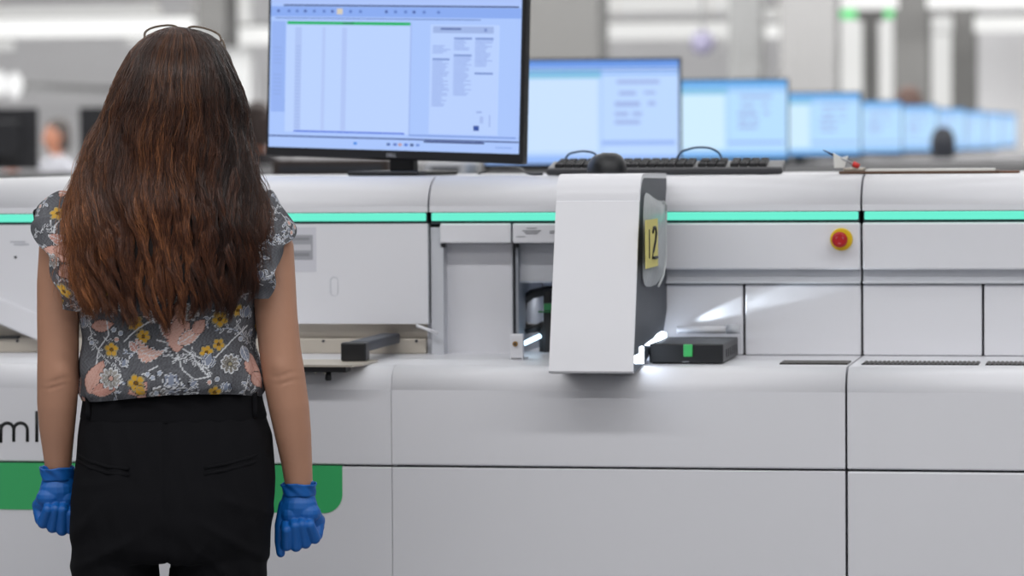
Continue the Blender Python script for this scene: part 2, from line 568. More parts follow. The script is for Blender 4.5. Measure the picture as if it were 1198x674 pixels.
bm = B(); box(bm, XL0 - .006, XL0 + G + .0005, YU + .012, YBACK, ZL + .001, ZST - .002, .003); obj('end_panel', bm, WHITE, tl)
# sticker, finger pull, screws
bm = B()
def lab(xa, xb, ya, yb, dy, mi):
    box(bm, UX(xa, YU, 290), UX(xb, YU, 290), YU - dy, YU + .001, zz(yb, 350), zz(ya, 350), mi=mi)
lab(322, 370, 266, 318, .0006, 0); lab(330, 366, 275, 304, .0010, 1); lab(330, 364, 286, 293, .0013, 2); lab(332, 362, 278, 281, .0013, 3); lab(332, 362, 296, 300, .0013, 3)
obj('rating_label', bm, [mat('label_stock', (208, 208, 216), rough=.4), mat('label_grey', (160, 161, 168)), mat('label_light', (196, 196, 202)), GINK], tl)
bm = B(); xx, zc = UX(391, YU, 335), zz(335, 391)
out = [(xx + .0085 * math.cos(a), zc + (.016 if math.sin(a) >= 0 else -.016) * 0.7 + .0085 * math.sin(a)) for a in [2 * PI * i / 28 for i in range(28)]]
prism(bm, out, 'y', YU - .0016, YU + .002); fp = obj('finger_pull', bm, PALE, tl)
bm = B(); out = [(xx + .001 + .0066 * math.cos(a), zc - .001 + (.016 if math.sin(a) >= 0 else -.016) * 0.7 + .0066 * math.sin(a)) for a in [2 * PI * i / 28 for i in range(28)]]
prism(bm, out, 'y', YU - .0022, YU + .001); obj('pull_dish', bm, WHITE, fp)
bm = B(); p = U(18, 301, YU - .001); tube(bm, [p, p + Vector((0, .004, 0))], .003, 10); obj('cover_screw', bm, SEAM, tl)
bm = B()
for (xa, xb, y) in ((12, 30, 283), (16, 34, 286)): box(bm, UX(xa, YU, y), UX(xb, YU, y), YU - .0006, YU + .001, zz(y + 1, 20), zz(y - 1, 20))
obj('printed_code', bm, mat('faint_ink', (190, 191, 198)), tl)
# green band
gx1 = UX(400.5, YB, 560); gz1, gz0 = UZ(545, YB, 395), UZ(600.5, YB, 395)
r = .036
out = [(XL0 + .01, gz0), ] + [(gx1 - r + r * math.cos(a), gz0 + r + r * math.sin(a)) for a in [-PI / 2 + PI / 2 * i / 12 for i in range(13)]] + [(gx1, gz1), (XL0 + .01, gz1)]
bm = B(); prism(bm, out, 'y', YB - .0012, YB + .002); obj('green_band', bm, GREEN, tl)
# "ml" lettering
bm = B()
yl = YB - .0006
def stroke(pts, r=.0032): tube(bm, [U(a, b, yl) for a, b in pts], [(r, .0009) if 0 else r for _ in pts], 8)
def archpts(xa, xb, ytop, ybot):
    cx, rx = (xa + xb) / 2, (xb - xa) / 2
    return [(xa, ybot), (xa, ytop + rx)] + [(cx - rx * math.cos(a), ytop + rx - rx * math.sin(a)) for a in [PI * i / 12 for i in range(1, 12)]] + [(xb, ytop + rx), (xb, ybot)]
stroke([(1, 496), (1, 518)]); stroke(archpts(1, 16, 495, 517)); stroke(archpts(16, 32, 495, 517)); stroke([(43, 481), (43, 517)])
bmesh.ops.scale(bm, vec=(1, .2, 1), space=Matrix.Translation((0, -yl, 0)), verts=bm.verts)
obj('ml_lettering', bm, INK, tl)
rel(tl)

# loading tray and black bracket on the ledge of the left module
tt = thing('loading_tray', 'steel topped loading tray overhanging the ledge beside the woman', 'tray', (UX(385, 6.58, 424), 6.6, ZL))
bm = B(); Y0, Y1 = 6.55, 6.72
prism(bm, [(UX(300, Y0, 424), Y0), (UX(412, Y0, 424), Y0), (UX(420, Y0, 424), Y0 + .03), (UX(420, Y0, 424), Y1), (UX(300, Y0, 424), Y1)], 'z', ZL + .001, ZL + .005); obj('tray_plate', bm, STEEL, tt)
bm = B(); prism(bm, [(UX(302, Y0, 424), Y0 + .003), (UX(404, Y0, 424), Y0 + .003), (UX(404, Y0, 424), YB - .004), (UX(302, Y0, 424), YB - .004)], 'z', ZL - .009, ZL + .001); obj('tray_lip', bm, BLACK, tt)
bm = B(); X = UX(384, Y0 + .02, 432); tube(bm, [(X, Y0 + .02, ZL - .026), (X, Y0 + .02, ZL - .022), (X, Y0 + .02, ZL - .008)], [.0055, .0065, .005], 12); obj('knob', bm, BLACK, tt)
for px in (369, 380):
    bm = B(); X = UX(px, Y0 + .012, 430); tube(bm, [(X, Y0 + .012, ZL - .012), (X, Y0 + .012, ZL - .008)], .0025, 10); obj('bolt', bm, STEEL, tt)
rel(tt)
tb = thing('stop_bracket', 'black angled stop bracket with a bar reaching back over the ledge', 'bracket', (UX(413, 6.68, 412), 6.66, ZL))
Yk = 6.66
bm = B(); box(bm, UX(398.5, Yk, 412), UX(428, Yk, 412), Yk, Yk + .035, ZL + .0055, UZ(401, Yk, 413), .003); obj('front_block', bm, BLACK, tb)
bm = B(); box(bm, UX(404, Yk, 412), UX(427, Yk, 412), Yk + .03, YU + .018, ZL + .022, UZ(401.5, Yk, 413) + .002, .003); obj('slide_bar', bm, CHAR, tb)
rel(tb)

# black device box
Yd = 6.70
td = thing('device_box', 'flat black box with green tab lying on the white ledge', 'device', (UX(800, Yd, 420), Yd, ZL))
xa, xb = max(UX(756, Yd, 412), x1 + .003), UX(846, Yd, 412)
zt2 = UZ(402.5, Yd, 800)
bm = B(); box(bm, xa, xb, Yd, YU - .02, ZL + .002, zt2, .0025); bd = obj('casing', bm, BLACK, td)
bm = B(); X = UX(805, Yd, 410); box(bm, X - .0088, X + .0088, Yd - .004, Yd + .012, UZ(417.5, Yd, 800), UZ(402.8, Yd, 800), .0022); obj('green_tab', bm, GTAB, td)
for k in range(6):
    bm = B(); y = Yd + .05 + k * .034; box(bm, xb - .002, xb + .0007, y, y + .014, ZL + .01, zt2 - .012, .0005); obj('side_slot', bm, INK, bd)
bm = B(); box(bm, UX(798, Yd, 423), UX(806, Yd, 423), Yd - .0004, Yd + .001, ZL + .0035, ZL + .0055); obj('printed_marking', bm, GINK, td)
rel(td)

# plastic sleeve with the yellow note on the dark door side
xs = x1 + .0005
ts = thing('plastic_sleeve', 'clear plastic sleeve with yellow note stuck to the dark side of the loading door', 'sleeve', (xs, 6.75, ZL + .2))

bm = B()
ol = [(751, 223), (757, 226), (764, 233), (771, 236), (778, 234), (779, 243), (776, 256), (775, 275), (776, 300), (772, 322), (765, 335), (753, 337), (749.5, 329), (750, 300), (750.5, 262)]
cl = []
rr = random.Random(3)
cen = Vector((xs + .010, 6.75, side(762, 280).z))
ringO = []
ringI = []
for px, py in ol:
    q = side(min(px, 774), py)
    if px > 774: q.y = min(q.y, 6.99)
    ringO.append(bm.verts.new((xs + .002 + (px > 771) * .006 + rr.random() * .002, q.y, q.z)))
for (px, py) in ol:
    q = side(min(px, 774), py)
    ringI.append(bm.verts.new((xs + .008 + rr.random() * .007, cen.y + (q.y - cen.y) * .6, cen.z + (q.z - cen.z) * .75)))
cv = bm.verts.new(cen + Vector((.004, 0, 0)))
n = len(ol)
for i in range(n):
    j = (i + 1) % n
    bm.faces.new((ringO[i], ringO[j], ringI[j], ringI[i])); bm.faces.new((ringI[i], ringI[j], cv))
bmesh.ops.recalc_face_normals(bm, faces=bm.faces)
so = obj('plastic_film', bm, mat('clear_film', (236, 241, 243), rough=.25, alpha=.6, bump=.6, bscale=60, spec=.8), ts, smooth=True)
md = so.modifiers.new('s', 'SUBSURF'); md.levels = 1; md.render_levels = 1
bm = B()
tube(bm, [Vector(v.co) if 0 else Vector((xs + .009, side(min(a, 774), b).y, side(min(a, 774), b).z)) for a, b in [(771, 236), (774, 240), (774, 256), (773.5, 275), (774, 300), (771, 322), (765, 335)]], .0022, 6)
obj('folded_edge', bm, mat('film_edge', (215, 218, 220), rough=.25, alpha=.8), ts)
q0, q1 = side(754.8, 259, .0165), side(769, 311, .0165)
bm = B(); box(bm, xs + .0165, xs + .0180, q0.y, q1.y, q1.z, q0.z + .002); nt_ = obj('yellow_note', bm, mat('yellow_paper', (226, 214, 130), rough=.8), ts)
bm = B()
def nst(pts, r): tube(bm, [Vector((xs + .0184, q0.y + (q1.y - q0.y) * a, q1.z + (q0.z - q1.z) * b)) for a, b in pts], r, 6)
nst([(.24, .82), (.24, .2)], .0016)
nst([(.52, .74), (.60, .84), (.74, .84), (.80, .72), (.74, .56), (.58, .36), (.48, .2), (.66, .19), (.9, .19)], .003)
obj('handwritten_number', bm, INK, nt_)
rel(ts)
# ------------------------------------------------------------------ monitors
BEZ = mat('monitor_black', (24, 24, 27), rough=.4)
SC = {}


def scr(rgb, es=1.0, cyan=0):
    k = (rgb, es)
    if k not in SC:
        SC[k] = mat('screen_%d_%d_%d' % rgb, (20, 20, 24), rough=.3, emit=rgb, es=es, spec=.3)
    return SC[k]


def monitor(name, label, loc, rz, w, h, detail, group, roll=0, hz=.040):
    t = thing(name, label, 'monitor', (0, 0, 0), 0, group)
    # local frame: screen faces -y, x to the right, z up from the foot
    M = Matrix.Rotation(roll, 4, 'Y')
    P = Matrix.Translation((0, 0, hz + h / 2)) @ M @ Matrix.Translation((0, 0, -h / 2))

    def ob(nm, bm, m, par, smooth=False):
        bm.transform(P)
        return obj(nm, bm, m, par, smooth)
    bm = B(); box(bm, -w / 2, w / 2, 0, .028, 0, h, .004); box(bm, -w * .32, w * .32, .024, .055, h * .2, h * .8, .012); ho = ob('monitor_housing', bm, BEZ, t)
    b, bb = .0075, .020
    sx0, sx1, sz0, sz1 = -w / 2 + b, w / 2 - b, bb, h - b
    sw, sh = sx1 - sx0, sz1 - sz0
    rects = []                                      # (u0,u1,v0,v1,colour) v from the top
    if detail == 2:
        base_c = (170, 198, 252)
        V0, VS = -9, 186.0                          # photograph row at the top of the screen, rows to the bottom
        def r(xa, xb, ya, yb, c): rects.append(((xa - 316) / 299, (xb - 316) / 299, (ya - V0) / VS, (yb - V0) / VS, c))
        r(316, 615, -9, 3, (172, 196, 250)); r(332, 612, 3.6, 5.4, (58, 70, 118)); r(316, 615, 6, 18, (138, 171, 240)); r(322, 568, 19.6, 20.6, (88, 112, 176))
        r(397, 404, 8, 15, (214, 204, 186))
        for i, x in enumerate((324, 337, 347, 357, 368, 380, 390, 412, 424, 455, 466, 478, 488, 500, 517)): r(x, x + 3.2, 10, 13, (92, 122, 196) if i % 3 else (70, 92, 160))
        r(337, 486, 24, 27.5, (22, 178, 92)); r(404, 418, 25, 26.4, (16, 110, 70))
        r(318, 335, 24, 134, (150, 179, 242)); r(319, 333, 28, 117, (172, 196, 248)); r(318, 335, 117, 134, (62, 104, 172))
        for k in range(18): r(321, 331, 32 + k * 4.7, 33 + k * 4.7, (140, 166, 226))
        r(336, 486, 28, 158, (186, 210, 254)); r(347, 355, 31, 155, (174, 196, 244)); r(380, 384, 31, 155, (178, 199, 246)); r(404, 410, 31, 155, (176, 197, 245))
        for k in range(30): r(348, 354, 33 + k * 4.1, 34.2 + k * 4.1, (156, 180, 232))
        r(347, 481, 156, 157.6, (32, 84, 214)); r(486, 487.5, 24, 158, (160, 184, 238))
        r(510, 590, 26, 156, (184, 208, 254))
        r(513, 584, 28, 36, (158, 180, 228)); r(522, 546, 30, 32, (84, 104, 160)); r(573, 576, 30, 34, (120, 142, 200))
        rnd = random.Random(5)
        for (xa, xb, ya, yb) in ((513, 534, 41, 60), (513, 533, 66, 122), (538, 559, 41, 56), (538, 559, 61, 110), (563, 584, 41, 74), (563, 584, 82, 85)):
            y = ya
            first = True
            while y < yb:
                e = xb - rnd.random() * (xb - xa) * .45
                r(xa, xb if first else e, y, y + (2.4 if first else 1.1), (124, 148, 206) if first else (150, 173, 230))
                y += 3.4 if first else 2.1; first = False
        r(563, 569, 145, 151, (56, 84, 160)); r(566, 572, 128, 130, (150, 172, 226)); r(581, 582, 132, 146, (156, 178, 230)); r(570, 574, 134, 142, (166, 188, 238))
        r(487, 612, 157.4, 159.4, (128, 156, 222)); r(316, 615, 162.4, 164, (52, 66, 122)); r(505, 575, 164.5, 166.5, (40, 52, 104))
        for x, c in ((421, (60, 130, 220)), (461, (70, 96, 160)), (469, (90, 116, 190)), (475, (190, 150, 150)), (482, (70, 110, 200)), (489, (50, 70, 120)), (496, (110, 140, 210))): r(x, x + 3, 168.4, 171.4, c)
        r(589, 608, 169.5, 171, (140, 168, 232))
        es = .97
    else:
        far = detail < 1
        base_c = (186, 214, 255) if not far else (182, 221, 255)
        hd = (104, 150, 226) if not far else (92, 166, 232)
        def r(a, b_, c_, d, c): rects.append((a, b_, c_, d, c))
        r(0, 1, 0, .07, hd); r(0, 1, .085, .1, (70, 112, 190) if not far else hd); r(0, .6, .1, .17, (130, 196, 214)); r(0, 1, .12, .14, (130, 176, 240))
        r(.04, .58, .18, .88, (200, 224, 255) if not far else (206, 235, 255)); r(.18, .22, .2, .86, (184, 210, 252)); r(.60, .605, .1, .9, (160, 190, 244))
        for (a, b_, c_, d) in ((.68, .9, .19, .23), (.69, .78, .30, .34), (.82, .88, .30, .33), (.67, .8, .40, .45), (.84, .88, .4, .44), (.67, .74, .5, .54), (.76, .81, .5, .54), (.67, .8, .58, .62)): r(a, b_, c_, d, (160, 180, 228))
        r(.6, .98, .78, .82, (150, 180, 240)); r(0, 1, .92, 1, (150, 186, 246) if not far else (120, 178, 238))
        es = 1.0
    ms = [scr(base_c, es)]
    bm = B(); box(bm, sx0, sx1, -.0012, .004, sz0, sz1)
    for u0_, u1_, v0_, v1_, c in rects:
        m = scr(c, es)
        if m not in ms: ms.append(m)
        k = ms.index(m)
        u0_, u1_, v0_, v1_ = max(u0_, .001), min(u1_, .999), max(v0_, .001), min(v1_, .999)
        if v1_ <= v0_: continue
        d = .0014 + .00012 * (len(bm.faces) // 6 % 12) / 4
        box(bm, sx0 + u0_ * sw, sx0 + u1_ * sw, -d - .00002 * (len(bm.faces) // 6), -.001, sz1 - v1_ * sh, sz1 - v0_ * sh, mi=k)
    ob('screen', bm, ms, t)
    bm = B(); box(bm, -.028, .028, .03, .06, -hz + .006, h * .45, .006); bm.transform(Matrix.Translation((0, 0, hz)))
    nk = obj('stand_neck', bm, BEZ, t)
    bm = B(); box(bm, -.085, .085, -.05, .13, .0005, .010, .004); obj('stand_foot', bm, BEZ, t)
    if detail == 2:
        me = text_mesh('DELL', .0105, bold=.0004); me.transform(Matrix.Translation((0, -.0006, .0095))); me.transform(P); obj('maker_logo', me, mat('logo_silver', (150, 152, 158), rough=.4), ho)
    t.location = loc; t.rotation_euler = (0, 0, rz)
    return t


W1, H1 = .612, .352
pm = U(460.5, 185, 7.30); pm.z = ZTOP
RZ1 = YAW - math.radians(27)
t = monitor('computer_monitor', 'large sharp computer monitor nearest the woman, showing a green bar and document', pm, RZ1, W1, H1, 2, 'blue lit monitors along the machines', math.radians(1.8), .033)
t.location.z = ZTOP
DESC = ['second computer monitor, blurred, just right of the nearest screen', 'third computer monitor in the receding row, pale cyan screen', 'fourth computer monitor in the receding row, above the keyboard end', 'fifth computer monitor in the receding row, behind the fourth', 'sixth computer monitor in the receding row, below the brown haired head', 'seventh computer monitor in the receding row, beside the dark clothed worker', 'eighth small computer monitor far down the row', 'ninth small computer monitor far down the row', 'last and smallest computer monitor at the far end of the row']
ZFAR = ZTOP - .035
ROWS = [10.66 + 3.36 * i for i in range(9)]
RIGHT = [797, 923, 1008, 1056, 1097, 1130, 1153, 1172, 1189]
TOPY = [67, 91.5, 107, 117, 122, 126, 129, 131, 132.5]
for i, Y in enumerate(ROWS):
    rc = U(RIGHT[i], TOPY[i], Y)
    a = YAW - math.radians(4)
    hh = min(.365, rc.z - ZFAR - .02)
    c = Vector((rc.x - .30 * math.cos(a), rc.y - .30 * math.sin(a), 0))
    ztab = ZFAR
    m = monitor('computer_monitor', DESC[i], (c.x, c.y, ZFAR), a, .60, hh, 1 if i < 1 else .5, 'blue lit monitors along the machines', 0, rc.z - hh - ZFAR)

# ------------------------------------------------------------------ keyboard, mouse, cables, clipboard
KEY = mat('key_black', (30, 30, 33), rough=.45)
KB = mat('keyboard_grey', (56, 56, 60), rough=.4)
ck = U(776, 200, 7.09)
tk = thing('computer_keyboard', 'long black computer keyboard lying on top of the white machine', 'keyboard', (0, 0, 0))
kw = .472
bm = B(); prism(bm, [(-.078, .0), (.08, .0), (.08, .022), (.06, .023), (-.07, .014), (-.078, .009)], 'x', -kw / 2, kw / 2)
bmesh.ops.bevel(bm, geom=list(bm.edges), offset=.002, segments=2, affect='EDGES'); obj('keyboard_body', bm, KB, tk)
bm = B()
for r_ in range(6):
    y = -.056 + r_ * .0195 + (.006 if r_ == 5 else 0)
    z = .0135 + (y + .07) * .069
    x = -.222
    blocks = [(-.222, .058), (.066, .122), (.130, .205)]
    for bi, (a, b_) in enumerate(blocks):
        n_ = max(1, round((b_ - a) / .019))
        if bi == 1 and r_ in (2,): continue
        for k in range(n_):
            if r_ == 0 and bi == 0 and 4 <= k <= 8:
                if k > 4: continue
                xa, xb = a + 4 * (b_ - a) / n_, a + 9 * (b_ - a) / n_
            else: xa, xb = a + k * (b_ - a) / n_, a + (k + 1) * (b_ - a) / n_
            box(bm, xa + .0012, xb - .0012, y - .0082, y + .0082, z - .002, z + .0075, .0014, 1)
kc = obj('keycap', bm, KEY, tk); kc['kind'] = 'stuff'
for sx in (-1, 1):
    bm = B(); box(bm, sx * .19 - .014, sx * .19 + .014, .055, .075, -.0050, .004, .002); obj('tilt_foot', bm, KB, tk)
tk.location = (ck.x, 7.145, ZTOP + .0035); tk.rotation_euler = (math.radians(1.6), 0, math.radians(3))

cm_ = U(716, 203, 6.985)
tmo = thing('computer_mouse', 'black rounded computer mouse in front of the keyboard', 'mouse', (cm_.x, 6.915, zt + .0006), math.radians(20))
V = []
nu, nv = 32, 12
Pm = np.zeros((nv + 1, nu, 3))
for j in range(nv + 1):
    f = j / nv
    for i in range(nu):
        a = 2 * PI * i / nu
        rr_ = math.cos(f * PI / 2) ** .55
        Pm[j, i] = (.032 * rr_ * math.copysign(abs(math.cos(a)) ** .85, math.cos(a)), .055 * rr_ * math.copysign(abs(math.sin(a)) ** .85, math.sin(a)), .001 + .036 * math.sin(f * PI / 2) * (1 - .18 * math.sin(a) * rr_))
obj('mouse_shell', grid_mesh('mouse_shell', Pm * np.array([1.16, 1.1, 1.0]), True), BLACK, tmo)
bm = B(); tube(bm, [(-.003, .03, .031), (.003, .03, .031)], .008, 14); obj('scroll_wheel', bm, KB, tmo)


def cable(label, pts, m, r=.0022):
    cu = bpy.data.curves.new('c', 'CURVE'); cu.dimensions = '3D'
    sp = cu.splines.new('BEZIER'); sp.bezier_points.add(len(pts) - 1)
    for q, p in zip(sp.bezier_points, pts): q.co = p; q.handle_left_type = q.handle_right_type = 'AUTO'
    cu.bevel_depth = r; cu.bevel_resolution = 3; cu.resolution_u = 10
    o = bpy.data.objects.new('tmp', cu); COL.objects.link(o)
    me = bpy.data.meshes.new_from_object(o.evaluated_get(bpy.context.evaluated_depsgraph_get()))
    bpy.data.objects.remove(o)
    return tag(obj('cable', me, m, None, True), label, 'cable')


CAB = mat('cable_blue_black', (34, 60, 92), rough=.4)
z0 = ZTOP + .003
cable('thin dark cable looping up behind the right half of the keyboard', [U(790, 199, 7.25), U(795, 180, 7.25), U(806, 174.5, 7.25), U(820, 172.5, 7.25), U(835, 175, 7.25), U(843, 182, 7.25), Vector((U(845, 190, 7.25).x, 7.25, z0))], CAB)
cable('thin dark cable looping up behind the left end of the keyboard', [Vector((U(660, 190, 7.25).x, 7.25, z0)), U(664, 182, 7.25), U(674, 178, 7.25), U(688, 177.5, 7.25), U(697, 181, 7.25), Vector((U(702, 190, 7.25).x, 7.25, z0))], CAB)
q = U(575, 196, 7.2)
cable('black monitor cable trailing over the machine top below the screen corner', [Vector((U(560, 190, 7.42).x, 7.42, z0)), Vector((U(580, 190, 7.36).x, 7.36, z0 + .010)), Vector((U(605, 190, 7.28).x, 7.28, z0 + .012)), Vector((U(622, 190, 7.15).x, 7.15, z0)), Vector((U(632, 190, 7.1).x, 7.12, z0))], BLACK, .0025)

cx = U(1070, 198, 7.0).x
tc_ = thing('clipboard', 'thin brown clipboard with paper lying on the right machine top', 'clipboard', (cx, 7.19, ZTOP), math.radians(2))
bm = B(); box(bm, -.158, .158, -.115, .115, .0005, .0058, .002); obj('board', bm, mat('brown_hardboard', (92, 66, 48), rough=.6, var=.1, vscale=60), tc_)
bm = B(); box(bm, -.105, .148, -.108, .108, .0058, .0092); obj('paper_sheet', bm, PAPER, tc_)
bm = B(); box(bm, -.152, -.112, -.05, .05, .0058, .012, .002); tube(bm, [(-.13, -.05, .012), (-.13, .05, .012)], .004, 8); obj('clip', bm, STEEL, tc_)
tcl = tag(obj('paper_tag', (lambda b: (prism(b, [(-.012, 0), (.008, 0), (.016, .024), (.003, .021), (-.014, .030)], 'y', -.002, .002), b)[1])(B()), PAPER), 'small folded white paper tag standing at the left end of the clipboard', 'tag')
p = U(984, 193, 7.12); tcl.location = (p.x, 7.10, ZTOP + .0125)
tcl.rotation_euler = (0, 0, .3)
tp = thing('pen', 'thin slanting pen with red end leaning on the paper tag', 'pen', (0, 0, 0))
a_, b_ = U(963, 175.5, 7.1), U(1003, 194, 7.1)
bm = B(); tube(bm, [b_, b_ + (a_ - b_) * .72], [.0019, .0019], 8); obj('pen_barrel', bm, mat('grey_barrel', (176, 180, 186), rough=.3), tp)
bm = B(); tube(bm, [b_ + (a_ - b_) * .70, a_], [.0022, .0008], 8); obj('pen_tip', bm, mat('navy_plastic', (50, 62, 100)), tp)
bm = B(); tube(bm, [b_ + (a_ - b_) * -.05, b_ + (a_ - b_) * .13], .0056, 10); obj('pen_cap', bm, mat('bright_red', (214, 52, 48)), tp)
p = U(1180, 196, 7.1)
to = tag(obj('sticky_pad', (lambda b: (box(b, -.02, .02, -.03, .03, .0005, .005, .001), b)[1])(B()), mat('brown_pad', (120, 84, 66), rough=.7)), 'tiny brown pad on the machine top past the clipboard end', 'pad')
to.location = (p.x, 7.14, ZTOP)

# ------------------------------------------------------------------ machine rows beyond
def far_row(i, Y, x0, x1):
    t = thing('analyzer_row', ROWD[i], 'lab machine', ((x0 + x1) / 2, Y, 0), 0, 'machine rows beyond')
    def bx(nm, m, *a, bev=.01):
        bm = B(); box(bm, *a, bev); return obj(nm, bm, m, t)
    L = (x1 - x0) / 2
    bx('plinth', SEAM, -L + .05, L - .05, -.55, .42, 0, .12)
    bx('base_cabinet', WHITE, -L, L, -.65, .45, .11, ZL - .01, bev=.03)
    bx('upper_cabinet', WHITE, -L, L, -.28, .45, ZL, ZST, bev=.01)
    bx('status_light_strip', STRIP, -L + .01, L - .01, -.283, -.2, ZSB, ZST, bev=.002)
    bx('grey_top', mat('grey_work_top', (118, 117, 118), rough=.7), -L, L, -.28, .45, ZST, ZFAR - .0005, bev=.02)  # white machine top coloured grey against overbright ceiling light


ORD = 'second third fourth fifth sixth seventh eighth ninth tenth'.split()
ROWD = ['grey topped analyzer row carrying the %s monitor of the receding line' % o for o in ORD]
for i, Y in enumerate(ROWS):
    xr = U(1340, 200, Y).x
    far_row(i, Y + .05, xr - (9.5 if i < 1 else 4.6), xr + 1.0)
# ------------------------------------------------------------------ room
RX0, RX1, RY1, RH = -34, 16, 52, 4.6
bm = B(); box(bm, RX0 - 1, RX1 + 1, -9, RY1 + 1, -.1, 0); struct('floor', bm, FLOORM)
bm = B(); box(bm, RX0 - 1, RX1 + 1, -9, RY1 + 1, RH, RH + .1); struct('ceiling', bm, CEILM)
bm = B(); box(bm, RX0, RX1, RY1, RY1 + .2, 0, RH); struct('wall_back', bm, WALLM)
bm = B(); box(bm, RX0 - .2, RX0, -9, RY1, 0, RH); struct('wall_left', bm, WALLM)
bm = B(); box(bm, RX1, RX1 + .2, -9, RY1, 0, RH); struct('wall_right', bm, WALLM)


def pil(pxa, pxb, Y, m, dep=None, zlo=0, zhi=RH):
    xa, xb = U(pxa, 60, Y).x, U(pxb, 60, Y).x
    bm = B(); box(bm, xa, xb, Y, Y + (dep or (xb - xa)), zlo, zhi, .01)
    return bm, m


def pillar(name, *a):
    bm, m = pil(*a); return struct(name, bm, m)


k = 1
MIDC = mat('mid_column_paint', (124, 123, 121), rough=.7)
for (a, b, Y, m) in ((612, 700, 30, mat('broad_column_paint', (96, 95, 93), rough=.7)), (852, 888, 38, mat('pale_column', (136, 136, 135), rough=.7)), (912, 978, 36, mat('grey_white_column', (118, 117, 116), rough=.7)), (1009, 1024, 44, COLG), (1045, 1086, 39.6, COLG), (1113, 1141, 45, COLG)):
    pillar('trim_%d' % k, a, b, Y, m, .6); k += 1
bm, m = pil(230, 264, 40, COLG, .6, U(247, 54, 40).z, RH); struct('trim_%d' % k, bm, m); k += 1
bm, m = pil(266, 292, 41.5, mat('pale_column_paint', (214, 214, 213), rough=.7), .3); struct('trim_%d' % k, bm, m); k += 1
# partition panels that face the room
bm, m = pil(1142, 1330, 47, WALLM, .15, 0, 3.9); tag(obj('partition_panel', bm, m), kind='structure', label='light partition wall at the far right', cat='wall')

# ceiling lamps that show as long blurred bars
def lamp(label, pxa, pxb, ya, yb, Y, grp='long suspended ceiling lamps', es=None):
    xa, xb = U(pxa, (ya + yb) / 2, Y).x, U(pxb, (ya + yb) / 2, Y).x
    zt_, zb_ = U((pxa + pxb) / 2, ya, Y).z, U((pxa + pxb) / 2, yb, Y).z
    t = thing('linear_ceiling_lamp', label, 'ceiling lamp', ((xa + xb) / 2, Y, zb_), 0, grp)
    w = (xb - xa) / 2; h = zt_ - zb_
    bm = B(); box(bm, -w, w, -.10, .10, 0, h * .9, .01); obj('lamp_diffuser', bm, LEDM if es is None else es, t)
    bm = B(); box(bm, -w - .01, w + .01, -.11, .11, h * .9, h + .01, .005); obj('lamp_housing', bm, COLG, t)
    for s in (-.7, .7):
        bm = B(); tube(bm, [(s * w, 0, h), (s * w, 0, RH - zb_)], .006, 6); obj('suspension_wire', bm, STEEL, t)


DIM = mat('lamp_diffuser_soft', (70, 70, 70), emit=(226, 226, 224), es=.76)
lamp('long bright ceiling lamp bar passing behind the woman\'s head', -60, 226, 20, 43, 39)
lamp('thin ceiling lamp bar above the brightest bar at upper left', -60, 186, 8, 17, 42, es=DIM)
lamp('short bright lamp bar between the woman\'s head and the nearest monitor', 272, 345, 29, 52, 41)
lamp('short lamp stub at the left edge of the picture under the long bar', -50, 14, 46, 58, 44, es=DIM)
lamp('short lamp peeping out left of the woman\'s hair top', 150, 240, 43, 51, 45, es=DIM)
lamp('upper lamp bar right of the broad grey column', 699, 854, -8, 14, 43, es=DIM)
lamp('lower wide lamp bar right of the broad grey column', 699, 854, 24, 46, 40, es=DIM)
lamp('upper short lamp between two light columns', 884, 914, 8, 22, 44, es=DIM)
lamp('lower short lamp between two light columns', 884, 914, 27, 44, 43)
lamp('lamp above the green exit sign', 976, 1050, -8, 11, 37)
lamp('lamp between the two dark columns at upper right', 1085, 1114, 16, 38, 44.5, es=DIM)
lamp('upper lamp bar at the top right corner', 1085, 1230, -6, 9, 38.5)
lamp('lower lamp bar at the top right corner', 1140, 1230, 17, 37, 43)

def exit_sign():
    Y = 42
    a, b = U(979, 16, Y), U(1046, 16, Y)
    t = thing('exit_sign', 'green lit exit sign hanging far away behind the thin dark column', 'sign', ((a.x + b.x) / 2, Y, U(1012, 21, Y).z))
    w = (b.x - a.x) / 2
    bm = B(); box(bm, -w, w, 0, .05, 0, .105, .005); obj('sign_box', bm, mat('exit_green', (20, 190, 90), emit=(24, 196, 84), es=.55), t)
    bm = B(); tube(bm, [(0, .02, .1), (0, .02, RH - t.location.z)], .012, 6); obj('hanging_rod', bm, STEEL, t)
exit_sign()
bm, m = pil(1002, 1033, 41, COLG, .3, U(1017, 23, 41).z, U(1017, 9, 41).z); tag(obj('trim_sign_board', bm, m), kind='structure')
# light windows between the columns at the right
for j, (a, b, ya, yb, Y) in enumerate(((978, 1009, 22, 118, 48), (1024, 1046, 22, 118, 48), (1085, 1113, 40, 130, 48))):
    xa, xb = U(a, 60, Y).x, U(b, 60, Y).x
    bm = B(); box(bm, xa, xb, Y, Y + .05, U(a, yb, Y).z, U(a, ya, Y).z)
    tag(obj('window_%d' % (j + 1), bm, mat('bright_window', (80, 80, 80), rough=.3, emit=(228, 228, 226), es=.84)), kind='structure')
# round wall lamps at the far left
for j, (px, py, lbl) in enumerate(((17, 100, 'round bright wall lamp at left, the one wholly in the picture'), (-1, 98, 'round bright wall lamp cut by the left edge of the picture'))):
    Y = 44
    p = U(px, py, Y)
    t = thing('wall_lamp', lbl, 'wall lamp', p, 0, 'round wall lamps')
    bm = B(); tube(bm, [(0, .12, 0), (0, .02, 0)], (.13), 20); obj('lamp_base', bm, COLL, t)
    bm = B(); ball(bm, (0, 0, 0), (.1, .06, .17)); obj('lamp_glass', bm, mat('bulkhead_glow', (90, 90, 90), emit=(250, 250, 250), es=.95), t)
    bm = B(); box(bm, -.03, .03, .1, RY1 - Y, -.03, .03); obj('bracket_arm', bm, COLL, t)
